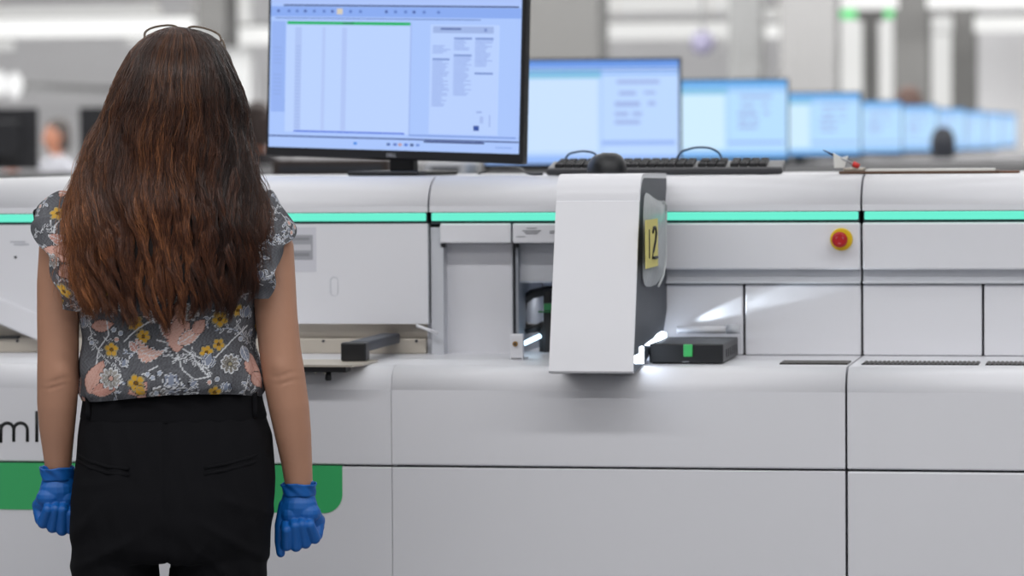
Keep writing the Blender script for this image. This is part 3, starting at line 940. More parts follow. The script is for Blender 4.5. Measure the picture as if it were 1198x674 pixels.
# ceiling camera dome
Y = 37; p = U(822, 50, Y)
t = thing('dome_camera', 'small violet grey dome camera hanging above the second monitor', 'camera', p)
bm = B(); ball(bm, (0, 0, 0), .13); obj('dome', bm, mat('violet_dome', (124, 120, 142), rough=.3), t)
bm = B(); tube(bm, [(0, 0, .1), (0, 0, RH - p.z)], .02, 8); obj('drop_pole', bm, COLL, t)

# ------------------------------------------------------------------ lights
def area(name, loc, sx, sy, power, rot=(0, 0, 0), col=(1, 1, 1)):
    d = bpy.data.lights.new(name, 'AREA'); d.shape = 'RECTANGLE'; d.size = sx; d.size_y = sy; d.energy = power; d.color = col
    o = bpy.data.objects.new(name, d); COL.objects.link(o); o.location = loc; o.rotation_euler = rot
    return o


LP = 1.0
for j, (y, p) in enumerate(((1.5, 130), (4.3, 122), (6.2, 30), (8.2, 50), (11.5, 110), (15, 150), (20, 200), (26, 260), (32, 260), (38, 260), (44, 260))):
    xc = -.18 * y
    area('ceiling_lamp_light', (xc, y, 3.75), 9 if y < 12 else 16, .22, p * LP)
for j, y in enumerate((20, 27, 33.5)):
    area('wall_washer', (-.18 * y, y, 4.3), 32, .4, 1050, (math.radians(62), 0, 0))  # added fill lights that brighten the far wall, no fixtures there
area('compartment_light', (UX(630, YU, 370), YU + .22, zz(334, 640) - .02), .05, .06, .07)
for nm, en, ang, q0, q1, bl in (('beam_near', 2.6, 15, U(787, 384, 6.967), U(860, 360, 6.983), .35), ('beam_far', 3.4, 11, U(787, 382, 6.955), U(965, 331, 6.985), .5)):
    sp = bpy.data.lights.new(nm, 'SPOT'); sp.energy = en; sp.spot_size = math.radians(ang); sp.spot_blend = bl; sp.shadow_soft_size = .004; sp.color = (.80, .91, 1)
    so_ = bpy.data.objects.new(nm, sp); COL.objects.link(so_); so_.location = q0
    so_.rotation_euler = (q1 - q0).to_track_quat('-Z', 'Y').to_euler()
w = bpy.data.worlds.new('world'); S.world = w; w.use_nodes = True
bg = w.node_tree.nodes['Background']; bg.inputs[0].default_value = (.93, .95, 1, 1); bg.inputs[1].default_value = .36
S.view_settings.view_transform = 'Standard'; S.view_settings.look = 'None'; S.view_settings.gamma = 1; S.view_settings.exposure = .05
S.view_settings.use_curve_mapping = False
# ------------------------------------------------------------------ the woman seen from behind
SKIN = mat('skin', (184, 137, 112), rough=.5, bump=.08, bscale=900, var=.05, vscale=25)
GLOVE = mat('blue_nitrile', (4, 92, 172), rough=.5, bump=.10, bscale=420, var=.06, vscale=40)
TROU = mat('black_trouser_cloth', (19, 19, 22), rough=.9, bump=.25, bscale=1400, spec=.12)
SHOE = mat('shoe_black', (20, 20, 20), rough=.4)

wd = fwd + rgt * ((200 - 599) / F)
wd.normalize()
wp = CAM + wd * (6.2 / wd.dot(fwd))
WZ = math.atan2(-wd.x, wd.y)
wom = thing('person', 'woman with long brown hair, floral blouse, black trousers and blue gloves, seen from behind', 'person', (wp.x, wp.y, 0), WZ)
PXM = F / 6.2


def lx(px): return (px - 200) / PXM
def lz(py): return CAMH + (172.7 - py) / PXM
def L3(px, py, y=0.): return Vector((lx(px), y, lz(py)))


def fist(bm, s, shrink=0.0):
    """closed right-hand fist, palm to the back; origin at the wrist; s mirrors it"""
    k = shrink
    def C(a, b, ra, rb): capsule(bm, (a[0] * s, a[1], a[2]), (b[0] * s, b[1], b[2]), ra - k, rb - k)
    rings_z(bm, [(z, cx * s, cy, rx - k, ry - k) for z, cx, cy, rx, ry in (
        (-.094, .003, .010, .024, .013), (-.088, .003, .010, .034, .018), (-.072, .004, .007, .040, .022), (-.056, .003, .002, .0405, .026), (-.045, .001, -.001, .038, .026),
        (-.030, -.001, 0, .033, .024), (-.014, -.001, 0, .0285, .022), (.0, 0, 0, .0265, .021), (.012, 0, 0, .0262, .0215))], 32)
    # heel of the palm that the finger tips tuck under
    ball(bm, (.001 * s, -.006, -.034), (.031 - k, .023 - k, .026 - k))
    ball(bm, (.014 * s, -.010, -.044), (.024 - k, .021 - k, .018 - k)); ball(bm, (-.014 * s, -.008, -.046), (.019 - k, .019 - k, .019 - k))
    for xb, zb_, xt, zt_, rr in ((-.0235, -.0985, -.0240, -.071, .0096), (-.0070, -.0995, -.0095, -.064, .0101), (.0095, -.0945, .0035, -.062, .0098), (.0255, -.0865, .0170, -.063, .0098)):
        mcp, pip, dip, tip = (xb * 1.12 + .002, .014, -.078), (xb, -.020, zb_), (xt, -.0325, zt_), (xt - .001, -.018, zt_ + .008)
        C(mcp, pip, rr * 1.15, rr * 1.05); C(pip, dip, rr * 1.05, rr * .95); C(dip, tip, rr * .95, rr * .85)
    C((.034, .006, -.058), (.030, -.008, -.082), .0115, .0105)
    # thumb along the thigh side, pointing down
    C((-.024, .0, -.030), (-.0325, -.004, -.066), .0125, .0115); C((-.0325, -.004, -.066), (-.0345, -.008, -.092), .0112, .0098); C((-.0345, -.008, -.092), (-.0335, -.014, -.112), .0098, .0078)


# arm centre lines: photograph column/row, depth and half width in pixels
ARMS = {
    -1: [(94, 262, .0, 20), (82, 270, .0, 24), (74, 290, -.004, 27), (70, 330, -.010, 25.5), (69, 370, -.014, 24.8), (68.5, 410, -.016, 24.2), (68, 440, -.014, 24.6), (66.5, 470, -.006, 23.6), (65.8, 500, .004, 21), (66, 525, .013, 18), (66.3, 548, .020, 15.5), (66.5, 562, .024, 15)],
    1: [(298, 262, .0, 20), (310, 270, -.004, 24), (318, 290, -.012, 26), (320, 330, -.022, 25.5), (322, 370, -.030, 25), (326, 410, -.035, 24.6), (330, 440, -.036, 25), (335.5, 475, -.034, 24), (340.5, 510, -.028, 21.5), (344.5, 542, -.020, 18.4), (347, 568, -.014, 16.6), (347.3, 582, -.012, 16)],
}
WR = {-1: L3(65.5, 552, .020), 1: L3(347.3, 573, -.014)}

# --- body
bm = B()
# head with face
HX, HZ = lx(207), 1.535
rings_z(bm, [(HZ - .118, HX, .055, .018, .018), (HZ - .112, HX, .05, .035, .040), (HZ - .09, HX, .032, .050, .068), (HZ - .06, HX, .018, .062, .084), (HZ - .02, HX, .008, .071, .094), (HZ + .02, HX, .004, .0755, .098), (HZ + .055, HX, 0, .0735, .095), (HZ + .085, HX, -.002, .058, .074), (HZ + .103, HX, -.002, .034, .044), (HZ + .109, HX, -.002, .01, .012)], 36)
capsule(bm, (HX, .098, HZ - .005), (HX, .112, HZ - .04), .008, .013)
ball(bm, (HX - .011, .104, HZ - .044), (.008, .009, .007)); ball(bm, (HX + .011, .104, HZ - .044), (.008, .009, .007))
capsule(bm, (HX - .03, .088, HZ + .018), (HX + .03, .088, HZ + .018), .012, .012)
ball(bm, (HX, .088, HZ - .105), (.02, .016, .014))
capsule(bm, (HX - .018, .085, HZ - .070), (HX + .018, .085, HZ - .070), .0085, .0085); capsule(bm, (HX - .016, .084, HZ - .081), (HX + .016, .084, HZ - .081), .0085, .0085)
for s in (-1, 1):
    ball(bm, (HX + s * .076, -.005, HZ - .012), (.009, .019, .031)); ball(bm, (HX + s * .075, .002, HZ - .038), (.007, .01, .012))
    ball(bm, (HX + s * .033, .072, HZ - .03), (.028, .022, .022))
# neck and torso
rings_z(bm, [(HZ - .20, HX * .8, -.008, .060, .058), (HZ - .15, HX * .9, -.002, .052, .054), (HZ - .09, HX, .004, .050, .056), (HZ - .05, HX, .004, .05, .06)], 28)
TC = lx(197)
rings_z(bm, [(.74, TC, 0, .13, .085), (.80, TC, -.012, .150, .105), (.88, TC, -.012, .155, .112), (.96, TC, 0, .140, .098), (1.03, TC, .006, .128, .088), (1.12, TC, .006, .130, .092), (1.20, TC, .004, .138, .098), (1.27, TC, 0, .148, .096), (1.32, TC, -.004, .150, .080), (1.345, TC, -.006, .120, .058), (1.365, TC, -.006, .075, .050), (1.39, TC, -.004, .06, .048)], 40)
for s in (-1, 1):
    A = ARMS[s]
    tube(bm, [L3(x, y, d) for x, y, d, w in A], [(w / PXM * 1.0, w / PXM * 1.0) for *_q, w in A], 24)
    ball(bm, L3(A[1][0] - s * 2, A[1][1] + 12, 0), .042)
    h = B(); fist(h, s, .0032); h.transform(Matrix.Translation(WR[s]))
    me_ = bpy.data.meshes.new('t'); h.to_mesh(me_); bm.from_mesh(me_); bpy.data.meshes.remove(me_); h.free()
    X = TC + s * .085
    tube(bm, [(TC + s * .078, -.01, .80), (X, -.006, .68), (X + s * .004, .0, .50), (X + s * .006, -.012, .40), (X + s * .004, -.02, .28), (X, -.012, .12), (X, -.01, .05)], [.066, .054, .048, .046, .05, .035, .036], 24)
    tube(bm, [(X, -.045, .045), (X, .02, .045), (X + s * .01, .09, .03), (X + s * .015, .14, .022)], [(.03, .028), (.035, .034), (.022, .04), (.014, .03)], 16)
bme = union(bm, .0036, 5)
co = np.zeros(len(bme.vertices) * 3); bme.vertices.foreach_get('co', co); co = co.reshape(-1, 3)
nb_ = np.array([v.normal[:] for v in bme.vertices]); dsp = np.zeros(len(co))
for s, ex, yy in ((-1, 68, 441), (-1, 66, 449), (1, 330, 437), (1, 333, 446)):
    zc3 = lz(yy) + .004 * np.sin((co[:, 0] - lx(ex)) * 90)
    dsp -= .0022 * np.exp(-((co[:, 2] - zc3) / .0022) ** 2) * np.exp(-((co[:, 0] - lx(ex)) / .018) ** 2) * (nb_[:, 1] < -.2) * (np.abs(co[:, 0] - lx(ex)) < .05)
for s, ex, yy in ((-1, 67, 432), (1, 330, 428)):
    dsp += .003 * np.exp(-((co[:, 2] - lz(yy)) / .014) ** 2) * np.exp(-((co[:, 0] - lx(ex) + s * .008) / .014) ** 2) * (nb_[:, 1] < 0)
co += nb_ * dsp[:, None]; bme.vertices.foreach_set('co', co.ravel().astype(np.float32)); bme.update()
body = obj('body', bme, SKIN, wom, True)
for s in (-1, 1):
    bm = B(); ball(bm, (HX + s * .031, .083, HZ + .0), (.0125, .0115, .011)); ball(bm, (HX + s * .031, .0905, HZ), (.0055, .0048, .0055), 1)
    obj('eye', bm, [mat('eye_white', (232, 230, 226), rough=.2), mat('eye_brown', (52, 32, 22), rough=.2)], wom, True)
bm = B(); capsule(bm, (HX - .016, .0915, HZ - .0715), (HX + .016, .0915, HZ - .0715), .0035, .0035); capsule(bm, (HX - .014, .091, HZ - .079), (HX + .014, .091, HZ - .079), .004, .004)
obj('lips', bm, mat('lip_rose', (170, 92, 88), rough=.4), wom, True)

# --- gloves
for s in (-1, 1):
    bm = B(); fist(bm, s)
    g = union(bm, .0013, 2)
    g.transform(Matrix.Translation(WR[s]))
    go = obj('glove', g, GLOVE, wom, True); go['label'] = 'blue disposable glove on the %s hand' % ('left' if s < 0 else 'right')
    # rolled cuff with gathers
    n, mrow = 64, 9
    P = np.zeros((mrow, n, 3))
    a = np.linspace(0, 2 * PI, n, endpoint=False)
    for j in range(mrow):
        f = j / (mrow - 1)
        w = .0013 * np.sin(a * 9 + j * 1.1 + s) * f + .0012 * np.sin(a * 5 + 1 + j * .5)
        rx, ry = .0278 + .0024 * f + (.0012 if j >= mrow - 2 else 0), .0240 + .0024 * f + (.0012 if j >= mrow - 2 else 0)
        P[j, :, 0] = WR[s].x + (rx + w) * np.cos(a); P[j, :, 1] = WR[s].y + (ry + w) * np.sin(a)
        P[j, :, 2] = WR[s].z - .014 + .022 * f + .0016 * np.sin(a * 3 + s) * f
    cf = obj('glove_cuff', grid_mesh('glove_cuff', P, True), GLOVE, go, True)
    sol = cf.modifiers.new('s', 'SOLIDIFY'); sol.thickness = .0014

# --- trousers
def row(y, xa, xb, ry, cy): return (lz(y), (lx(xa) + lx(xb)) / 2, cy, (lx(xb) - lx(xa)) / 2, ry)
bm = B()
hip = [row(652, 82, 311, .108, -.024), row(645, 80.5, 311.5, .116, -.026), row(636, 80.5, 312, .120, -.028), row(608, 80.5, 315.5, .124, -.028), row(580, 81.5, 319, .123, -.025), row(558, 84.5, 319.5, .120, -.020), row(535, 87.5, 319, .116, -.015), row(510, 88.5, 317, .111, -.008), row(485, 94, 309, .104, .0), row(468, 97, 304.5, .100, .004), row(453, 98.5, 302, .098, .006), row(447, 99, 301.5, .097, .006)]
rings_z(bm, hip, 64, power=2.35)
for s, xa, xb in ((-1, 80.5, 184), (1, 192.5, 309.5)):
    c = (lx(xa) + lx(xb)) / 2; w = (lx(xb) - lx(xa)) / 2
    tube(bm, [(c + s * -.004, -.02, lz(620)), (c, -.022, lz(648)), (c, -.02, lz(676)), (c + s * .002, -.012, .55), (c + s * .004, -.012, .42), (c + s * .004, -.018, .28), (c + s * .004, -.012, .12), (c + s * .004, -.010, .055)], [(.10, w * .96), (.104, w * .99), (.10, w * .985), (.078, .072), (.068, .062), (.066, .060), (.060, .056), (.062, .058)], 36, up=(0, 1, 0))
tm_ = union(bm, .0045, 5)
# cloth folds: seat seam, diagonal pulls
co = np.zeros(len(tm_.vertices) * 3); tm_.vertices.foreach_get('co', co); co = co.reshape(-1, 3)
no = np.zeros_like(co); tm_.vertices.foreach_get('normal', no.ravel()) if False else None
nrm = np.array([v.normal[:] for v in tm_.vertices])
x, y, z = co.T
sx_ = lx(193)
d = np.zeros(len(co))
back = y < .0
d -= np.where(back & (z > .72), .0035 * np.exp(-((x - sx_) / .0045) ** 2), 0)
d += .0016 * np.sin(z * 95 + 3 * np.sin(x * 21)) * np.exp(-((z - .76) / .06) ** 2)
for (px, py, ang, ln, wd_, amp) in ((120, 640, .5, .07, .008, .004), (270, 628, -.55, .08, .008, .004), (250, 655, -.7, .06, .007, .004), (110, 560, .2, .05, .008, .002), (290, 590, -.35, .06, .009, .003), (95, 610, .9, .05, .008, .003), (215, 655, .9, .05, .006, .003)):
    dx, dz = x - lx(px), z - lz(py)
    a_ = dx * math.cos(ang) + dz * math.sin(ang); b_ = -dx * math.sin(ang) + dz * math.cos(ang)
    d += np.where(back, amp * np.exp(-(a_ / ln) ** 2 - (b_ / wd_) ** 2), 0)
d += .0012 * np.sin(x * 160 + z * 40) * (np.sin(z * 23 + x * 9))
co += nrm * d[:, None]
tm_.vertices.foreach_set('co', co.ravel().astype(np.float32)); tm_.update()
tro = obj('trousers', tm_, TROU, wom, True)
n = 96
a = np.linspace(0, 2 * PI, n, endpoint=False)
def hipring(yy, off):
    ys = [h[0] for h in hip]; zq = lz(yy)
    g_ = lambda i: np.interp(zq, ys, [h[i] for h in hip])
    e = 2 / 2.35
    c_, s_ = np.cos(a), np.sin(a)
    return np.stack([g_(1) + (g_(3) + off) * np.sign(c_) * np.abs(c_) ** e, g_(2) + (g_(4) + off) * np.sign(s_) * np.abs(s_) ** e, np.full(n, zq)], -1)
wb = obj('waistband', grid_mesh('waistband', np.stack([hipring(490, -.001), hipring(486.5, .0016), hipring(470, .0022), hipring(452, .0024), hipring(450, .001)]), True), TROU, tro, True)
def hip_pt(px, py, off):
    zq = lz(py); ys = [h[0] for h in hip]; g_ = lambda i: float(np.interp(zq, ys, [h[i] for h in hip]))
    c_ = max(-.999, min(.999, (lx(px) - g_(1)) / (g_(3) + off)))
    c_ = math.copysign(abs(c_) ** (2.35 / 2), c_)
    s_ = math.sqrt(max(0, 1 - c_ * c_)) ** (2 / 2.35)
    return Vector((lx(px), g_(2) - (g_(4) + off) * s_, zq))
for px in (103, 296, 198):
    if px == 198: continue
    bm = B(); tube(bm, [hip_pt(px, 451, .005), hip_pt(px - .3, 460, .0075), hip_pt(px, 478, .0075), hip_pt(px, 487, .004)], [(.0016, .0048)] * 4, 8, up=(0, 1, 0)); obj('belt_loop', bm, TROU, tro)
for pts in ([(91, 528), (105, 534), (125, 539), (150, 541)], [(236, 541), (262, 537), (290, 531), (312, 524)]):
    bm = B(); tube(bm, [hip_pt(p_, q_, .001) for p_, q_ in pts], [(.0022, .003)] * 4, 8, up=(0, 1, 0))
    tube(bm, [hip_pt(p_, q_ + 7, .0008) for p_, q_ in pts], [(.0018, .003)] * 4, 8, up=(0, 1, 0)); obj('welt_pocket', bm, TROU, tro)
for s in (-1, 1):
    X = TC + s * .085
    bm = B()
    tube(bm, [(X, -.07, .035), (X, -.05, .042), (X, .02, .045), (X + s * .01, .09, .035), (X + s * .018, .15, .024), (X + s * .02, .175, .018)], [(.03, .02), (.042, .036), (.044, .042), (.032, .047), (.023, .04), (.014, .018)], 20, up=(0, 0, 1))
    for v in bm.verts: v.co.z = max(v.co.z, .0)
    obj('shoe', bm, SHOE, wom)

# --- blouse: cloth grid coloured by its printed pattern
def srgb(c): return np.array(lin(c)[:3])


FL = []
rf = random.Random(11)
YL, PK, PK2, BG, BG2, WH, DK, OL = (204, 158, 52), (200, 160, 148), (184, 134, 122), (128, 136, 154), (160, 168, 184), (206, 208, 212), (48, 48, 52), (150, 142, 118)


def motif(u, v, C):
    """paint the printed flowers for cloth coordinates u,v (metres)"""
    n1 = np.sin(u * 2900 + 2 * np.sin(v * 1700)) * np.sin(v * 2700 + 2 * np.sin(u * 1900))
    base = srgb((92, 93, 98)); C[:] = base * (1 + .35 * n1[:, None])

    def put(mask, rgb, k=1.0):
        if mask.any(): C[mask] = C[mask] * (1 - k) + srgb(rgb) * k

    def line(pts, w, rgb):
        for (a, b) in zip(pts[:-1], pts[1:]):
            lo0, hi0 = min(a[0], b[0]) - w, max(a[0], b[0]) + w
            lo1, hi1 = min(a[1], b[1]) - w, max(a[1], b[1]) + w
            i = np.nonzero((u > lo0) & (u < hi0) & (v > lo1) & (v < hi1))[0]
            if not len(i): continue
            d0, d1 = b[0] - a[0], b[1] - a[1]; q = d0 * d0 + d1 * d1 + 1e-12
            t = np.clip(((u[i] - a[0]) * d0 + (v[i] - a[1]) * d1) / q, 0, 1)
            m = np.hypot(u[i] - a[0] - t * d0, v[i] - a[1] - t * d1) < w
            put(np.isin(np.arange(len(u)), i[m]) if False else _ix(i[m]), rgb)

    def _ix(i):
        m = np.zeros(len(u), bool); m[i] = True; return m

    def petal_flower(c, R, n, rot, fill, edge, core, depth=.38):
        i = np.nonzero((np.abs(u - c[0]) < R * 1.15) & (np.abs(v - c[1]) < R * 1.15))[0]
        if not len(i): return
        x, y = u[i] - c[0], v[i] - c[1]
        r, th = np.hypot(x, y), np.arctan2(y, x) - rot
        rim = R * (1 - depth + depth * np.abs(np.cos(th * n / 2)) ** .7)
        f = r / rim
        put(_ix(i[f < 1.12]), DK); put(_ix(i[f < 1.04]), edge); put(_ix(i[f < .86]), fill)
        put(_ix(i[(f < .84) & (np.abs(np.sin(th * n / 2)) > .965) & (r > R * .25)]), edge)
        put(_ix(i[(f < .80) & (np.abs(np.sin(th * n * 1.5)) > .97) & (r > R * .35)]), edge, .5)
        put(_ix(i[r < R * .27]), DK); put(_ix(i[r < R * .2]), core)

    def leaf(c, Ln, W, rot, fill, edge, serr=0, veins=True, bend=0.):
        i = np.nonzero((np.abs(u - c[0]) < Ln * 1.3) & (np.abs(v - c[1]) < Ln * 1.3))[0]
        if not len(i): return
        x, y = u[i] - c[0], v[i] - c[1]
        a, b = x * math.cos(rot) + y * math.sin(rot), -x * math.sin(rot) + y * math.cos(rot)
        t = np.clip((a + Ln / 2) / Ln, 0, 1)
        b = b - bend * Ln * 4 * (t - .5) ** 2
        w = W * np.sin(PI * t ** .8) ** .9 * (1 + serr * np.abs(np.sin(t * 26))) + 1e-6
        ins = (a > -Ln / 2) & (a < Ln / 2)
        f = np.abs(b) / w
        put(_ix(i[ins & (np.abs(b) < w + .0009)]), DK); put(_ix(i[ins & (f < 1)]), edge); put(_ix(i[ins & (np.abs(b) < w - .0011)]), fill)
        if veins:
            put(_ix(i[ins & (np.abs(b) < .0006) & (f < .9)]), edge); put(_ix(i[ins & (f < .85) & (np.sin((a - np.abs(b) * 1.1) * 900) > .8)]), edge, .6)

    def tulip(c, R, rot, fill, edge):
        for da, k in ((.85, .8), (-.85, .8), (.42, .95), (-.42, .95), (0, 1)):
            a_ = rot + da
            leaf((c[0] + math.cos(a_) * R * .45 * k, c[1] + math.sin(a_) * R * .45 * k), R * k, R * .27, a_, fill, edge, 0, False)

    def berry(c, R, rgb):
        i = np.nonzero((np.abs(u - c[0]) < R * 2) & (np.abs(v - c[1]) < R * 2))[0]
        if not len(i): return
        r = np.hypot(u[i] - c[0], v[i] - c[1])
        put(_ix(i[r < R * 1.35]), DK); put(_ix(i[r < R * 1.1]), WH); put(_ix(i[r < R * .8]), rgb)

    # background scatter of vines, sprays and small blooms
    rf.seed(21)
    for k in range(210):
        x, y, a_ = rf.uniform(-.52, .52), rf.uniform(.98, 1.45), rf.uniform(0, 2 * PI)
        pts = [(x, y)]
        c_ = rf.uniform(-.35, .35)
        for s_ in range(9):
            a_ += c_; x += math.cos(a_) * .008; y += math.sin(a_) * .008; pts.append((x, y))
        line(pts, .0008, WH if k % 3 else BG2)
        for s_ in range(1, 9, 1):
            t_ = math.atan2(pts[s_][1] - pts[s_ - 1][1], pts[s_][0] - pts[s_ - 1][0]) + (.9 if s_ % 2 else -.9)
            leaf((pts[s_][0] + math.cos(t_) * .006, pts[s_][1] + math.sin(t_) * .006), .011, .0026, t_, BG if k % 2 else (110, 112, 120), WH, 0, False)
    for k in range(110):
        c = (rf.uniform(-.5, .5), rf.uniform(.99, 1.44)); q = rf.random()
        if q < .28: tulip(c, rf.uniform(.016, .024), rf.uniform(0, 2 * PI), BG, BG2 if k % 2 else WH)
        elif q < .5: leaf(c, rf.uniform(.03, .05), rf.uniform(.007, .010), rf.uniform(0, 2 * PI), PK, PK2 if k % 2 else WH, .25, True, rf.uniform(-.3, .3))
        elif q < .68: petal_flower(c, rf.uniform(.011, .015), 5 + k % 2, rf.random() * 3, YL, OL, (120, 84, 26))
        elif q < .84: petal_flower(c, rf.uniform(.013, .018), 8, rf.random() * 3, (112, 110, 108), WH, PK)
        else:
            for e in range(3): berry((c[0] + .009 * math.cos(e * 2.1), c[1] + .009 * math.sin(e * 2.1)), .0040, PK)
    # the blooms one can make out
    def at(px, py): return (lx(px), lz(py))
    def vine(pp): line([at(*p) for p in pp], .0011, WH)
    vine([(183, 394), (203, 399), (222, 410), (232, 425), (240, 434)]); vine([(146, 395), (160, 382), (176, 372), (190, 372)]); vine([(112, 430), (116, 405), (128, 388), (126, 372)]); vine([(225, 412), (245, 420), (258, 408), (270, 396), (288, 380)]); vine([(150, 445), (168, 432), (184, 424)]); vine([(203, 399), (212, 428), (226, 440), (244, 436)])
    leaf(at(210, 372), .062, .013, 1.9, PK, PK2, .15); leaf(at(196, 381), .058, .012, 2.15, PK2, WH, .12); leaf(at(206, 388), .060, .015, 1.55, PK, PK2, .1); leaf(at(222, 390), .050, .010, .55, PK, WH, .2); leaf(at(232, 379), .030, .009, .9, PK, PK2, .3)
    leaf(at(172, 411), .056, .011, -.35, PK, WH, .4, True, .35); leaf(at(156, 401), .022, .007, 2.2, PK2, WH, .2)
    leaf(at(294, 428), .050, .012, -1.25, PK, PK2, .15); leaf(at(300, 444), .035, .011, -1.0, PK, PK2); leaf(at(285, 413), .03, .008, -1.2, BG, WH)
    leaf(at(113, 437), .062, .016, 1.15, PK, PK2, .1); leaf(at(124, 450), .05, .012, .3, PK2, PK); petal_flower(at(130, 438), .019, 10, .3, (150, 146, 140), WH, PK)
    for c, R_, n_ in ((( 131, 405), .013, 5), ((159, 443), .0155, 5), ((240, 409), .0125, 6), ((256, 371), .015, 5), ((249, 455), .012, 5), ((126, 345), .013, 5), ((225, 325), .014, 5)): petal_flower(at(*c), R_, n_, c[0], YL, OL, (120, 84, 26))
    leaf(at(164, 452), .02, .009, -.6, YL, OL)
    for c, R_, rot in (((199, 447), .026, 1.57), ((286, 370), .022, 1.3), ((240, 424), .024, 1.2), ((98, 380), .022, 1.9), ((268, 425), .024, .9), ((221, 447), .016, .6), ((144, 424), .016, 1.2)): tulip(at(*c), R_, rot, BG, WH)
    petal_flower(at(267, 423), .017, 9, 0, (118, 114, 108), WH, OL); petal_flower(at(222, 362), .016, 8, .4, (140, 132, 128), WH, PK)
    for c in ((134, 382), (142, 386), (137, 393), (172, 433), (178, 437), (186, 432), (252, 440), (243, 443), (182, 455), (108, 398), (280, 395)): berry(at(*c), .0042, PK if c[0] % 2 else BG2)


def paint(u, v):
    C = np.zeros((len(u), 3)); motif(u, v, C); return C


# torso cloth
zr = [1.0225, 1.026, 1.034, 1.050, 1.075, 1.11, 1.15, 1.20, 1.245, 1.28, 1.31, 1.332, 1.35, 1.366, 1.380, 1.392, 1.402]
LX = [lx(q) for q in (97, 92.5, 90, 90.5, 92, 93.5, 95, 92, 84, 76, 68, 64, 70, 95, 128, 155, 166)]
RX = [lx(q) for q in (302, 306, 309, 307.5, 303, 297.5, 297, 302, 311, 318, 326, 327, 318, 300, 270, 250, 240)]
DB = [.112, .118, .122, .121, .114, .108, .108, .112, .115, .114, .106, .097, .086, .075, .066, .060, .056]
CY = [.004] * 9 + [.002, 0, -.002, -.004, -.006, -.006, -.004, -.004]
nu, nv = 520, 250
zz_ = np.linspace(zr[0], zr[-1], nv)
def smooth_interp(zq, xs, ys):
    r_ = np.interp(zq, xs, ys); k_ = np.ones(9) / 9
    return np.convolve(np.pad(r_, 4, mode='edge'), k_, 'valid')
l_, r_, db, cy_ = (smooth_interp(zz_, zr, q) for q in (LX, RX, DB, CY))
th = np.linspace(0, 2 * PI, nu, endpoint=False)          # 0 = middle of the back
cx_, wx = (l_ + r_) / 2, (r_ - l_) / 2
e = .86
sn, cs = np.sin(th), np.cos(th)
X = cx_[:, None] + wx[:, None] * (np.sign(sn) * np.abs(sn) ** e)
Y = cy_[:, None] - db[:, None] * (np.sign(cs) * np.abs(cs) ** e)
Z = np.repeat(zz_[:, None], nu, 1)
# soft gathers and blousing over the waistband
low = np.exp(-((Z - 1.03) / .05) ** 2)
rad = .0035 * np.sin(th * 17 + 2 * np.sin(th * 3) + Z * 30) * low + .0028 * np.sin(th * 9 + Z * 22 + 1) * np.exp(-((Z - 1.12) / .1) ** 2) + .0022 * np.sin(th * 23 - Z * 60)* low
rad += .004 * np.sin(Z * 75 + 4 * sn) * np.exp(-((np.abs(sn) - .85) / .25) ** 2) * np.exp(-((Z - 1.12) / .09) ** 2)
X += rad * sn; Y -= rad * cs
Z = Z + .006 * low * np.sin(th * 2 + .8) - .004 * low * (cs > 0) * np.abs(sn)
uu = np.where(cs > 0, X, np.sign(sn) * (2 * np.abs(wx[:, None]) + .05 - np.abs(X)))
# cloth coordinate runs round the body: stretch outwards from the back
arcu = cx_[:, None] + wx[:, None] * np.where(cs > -2, np.sign(np.sin(th / 2)) * 1, 1) * 0 + X
side_ = np.clip((np.abs(sn) - .9) / .1, 0, 1)
uq = X + np.sign(sn) * side_ * (Y - cy_[:, None] + .05) * .9
cols = paint(uq.ravel(), Z.ravel())
blouse = obj('blouse', grid_mesh('blouse', np.stack([X, Y, Z], -1), True, cols), mat('printed_cloth', rough=.8, vcol='pattern', spec=.2, bump=.12, bscale=1500), wom, True)

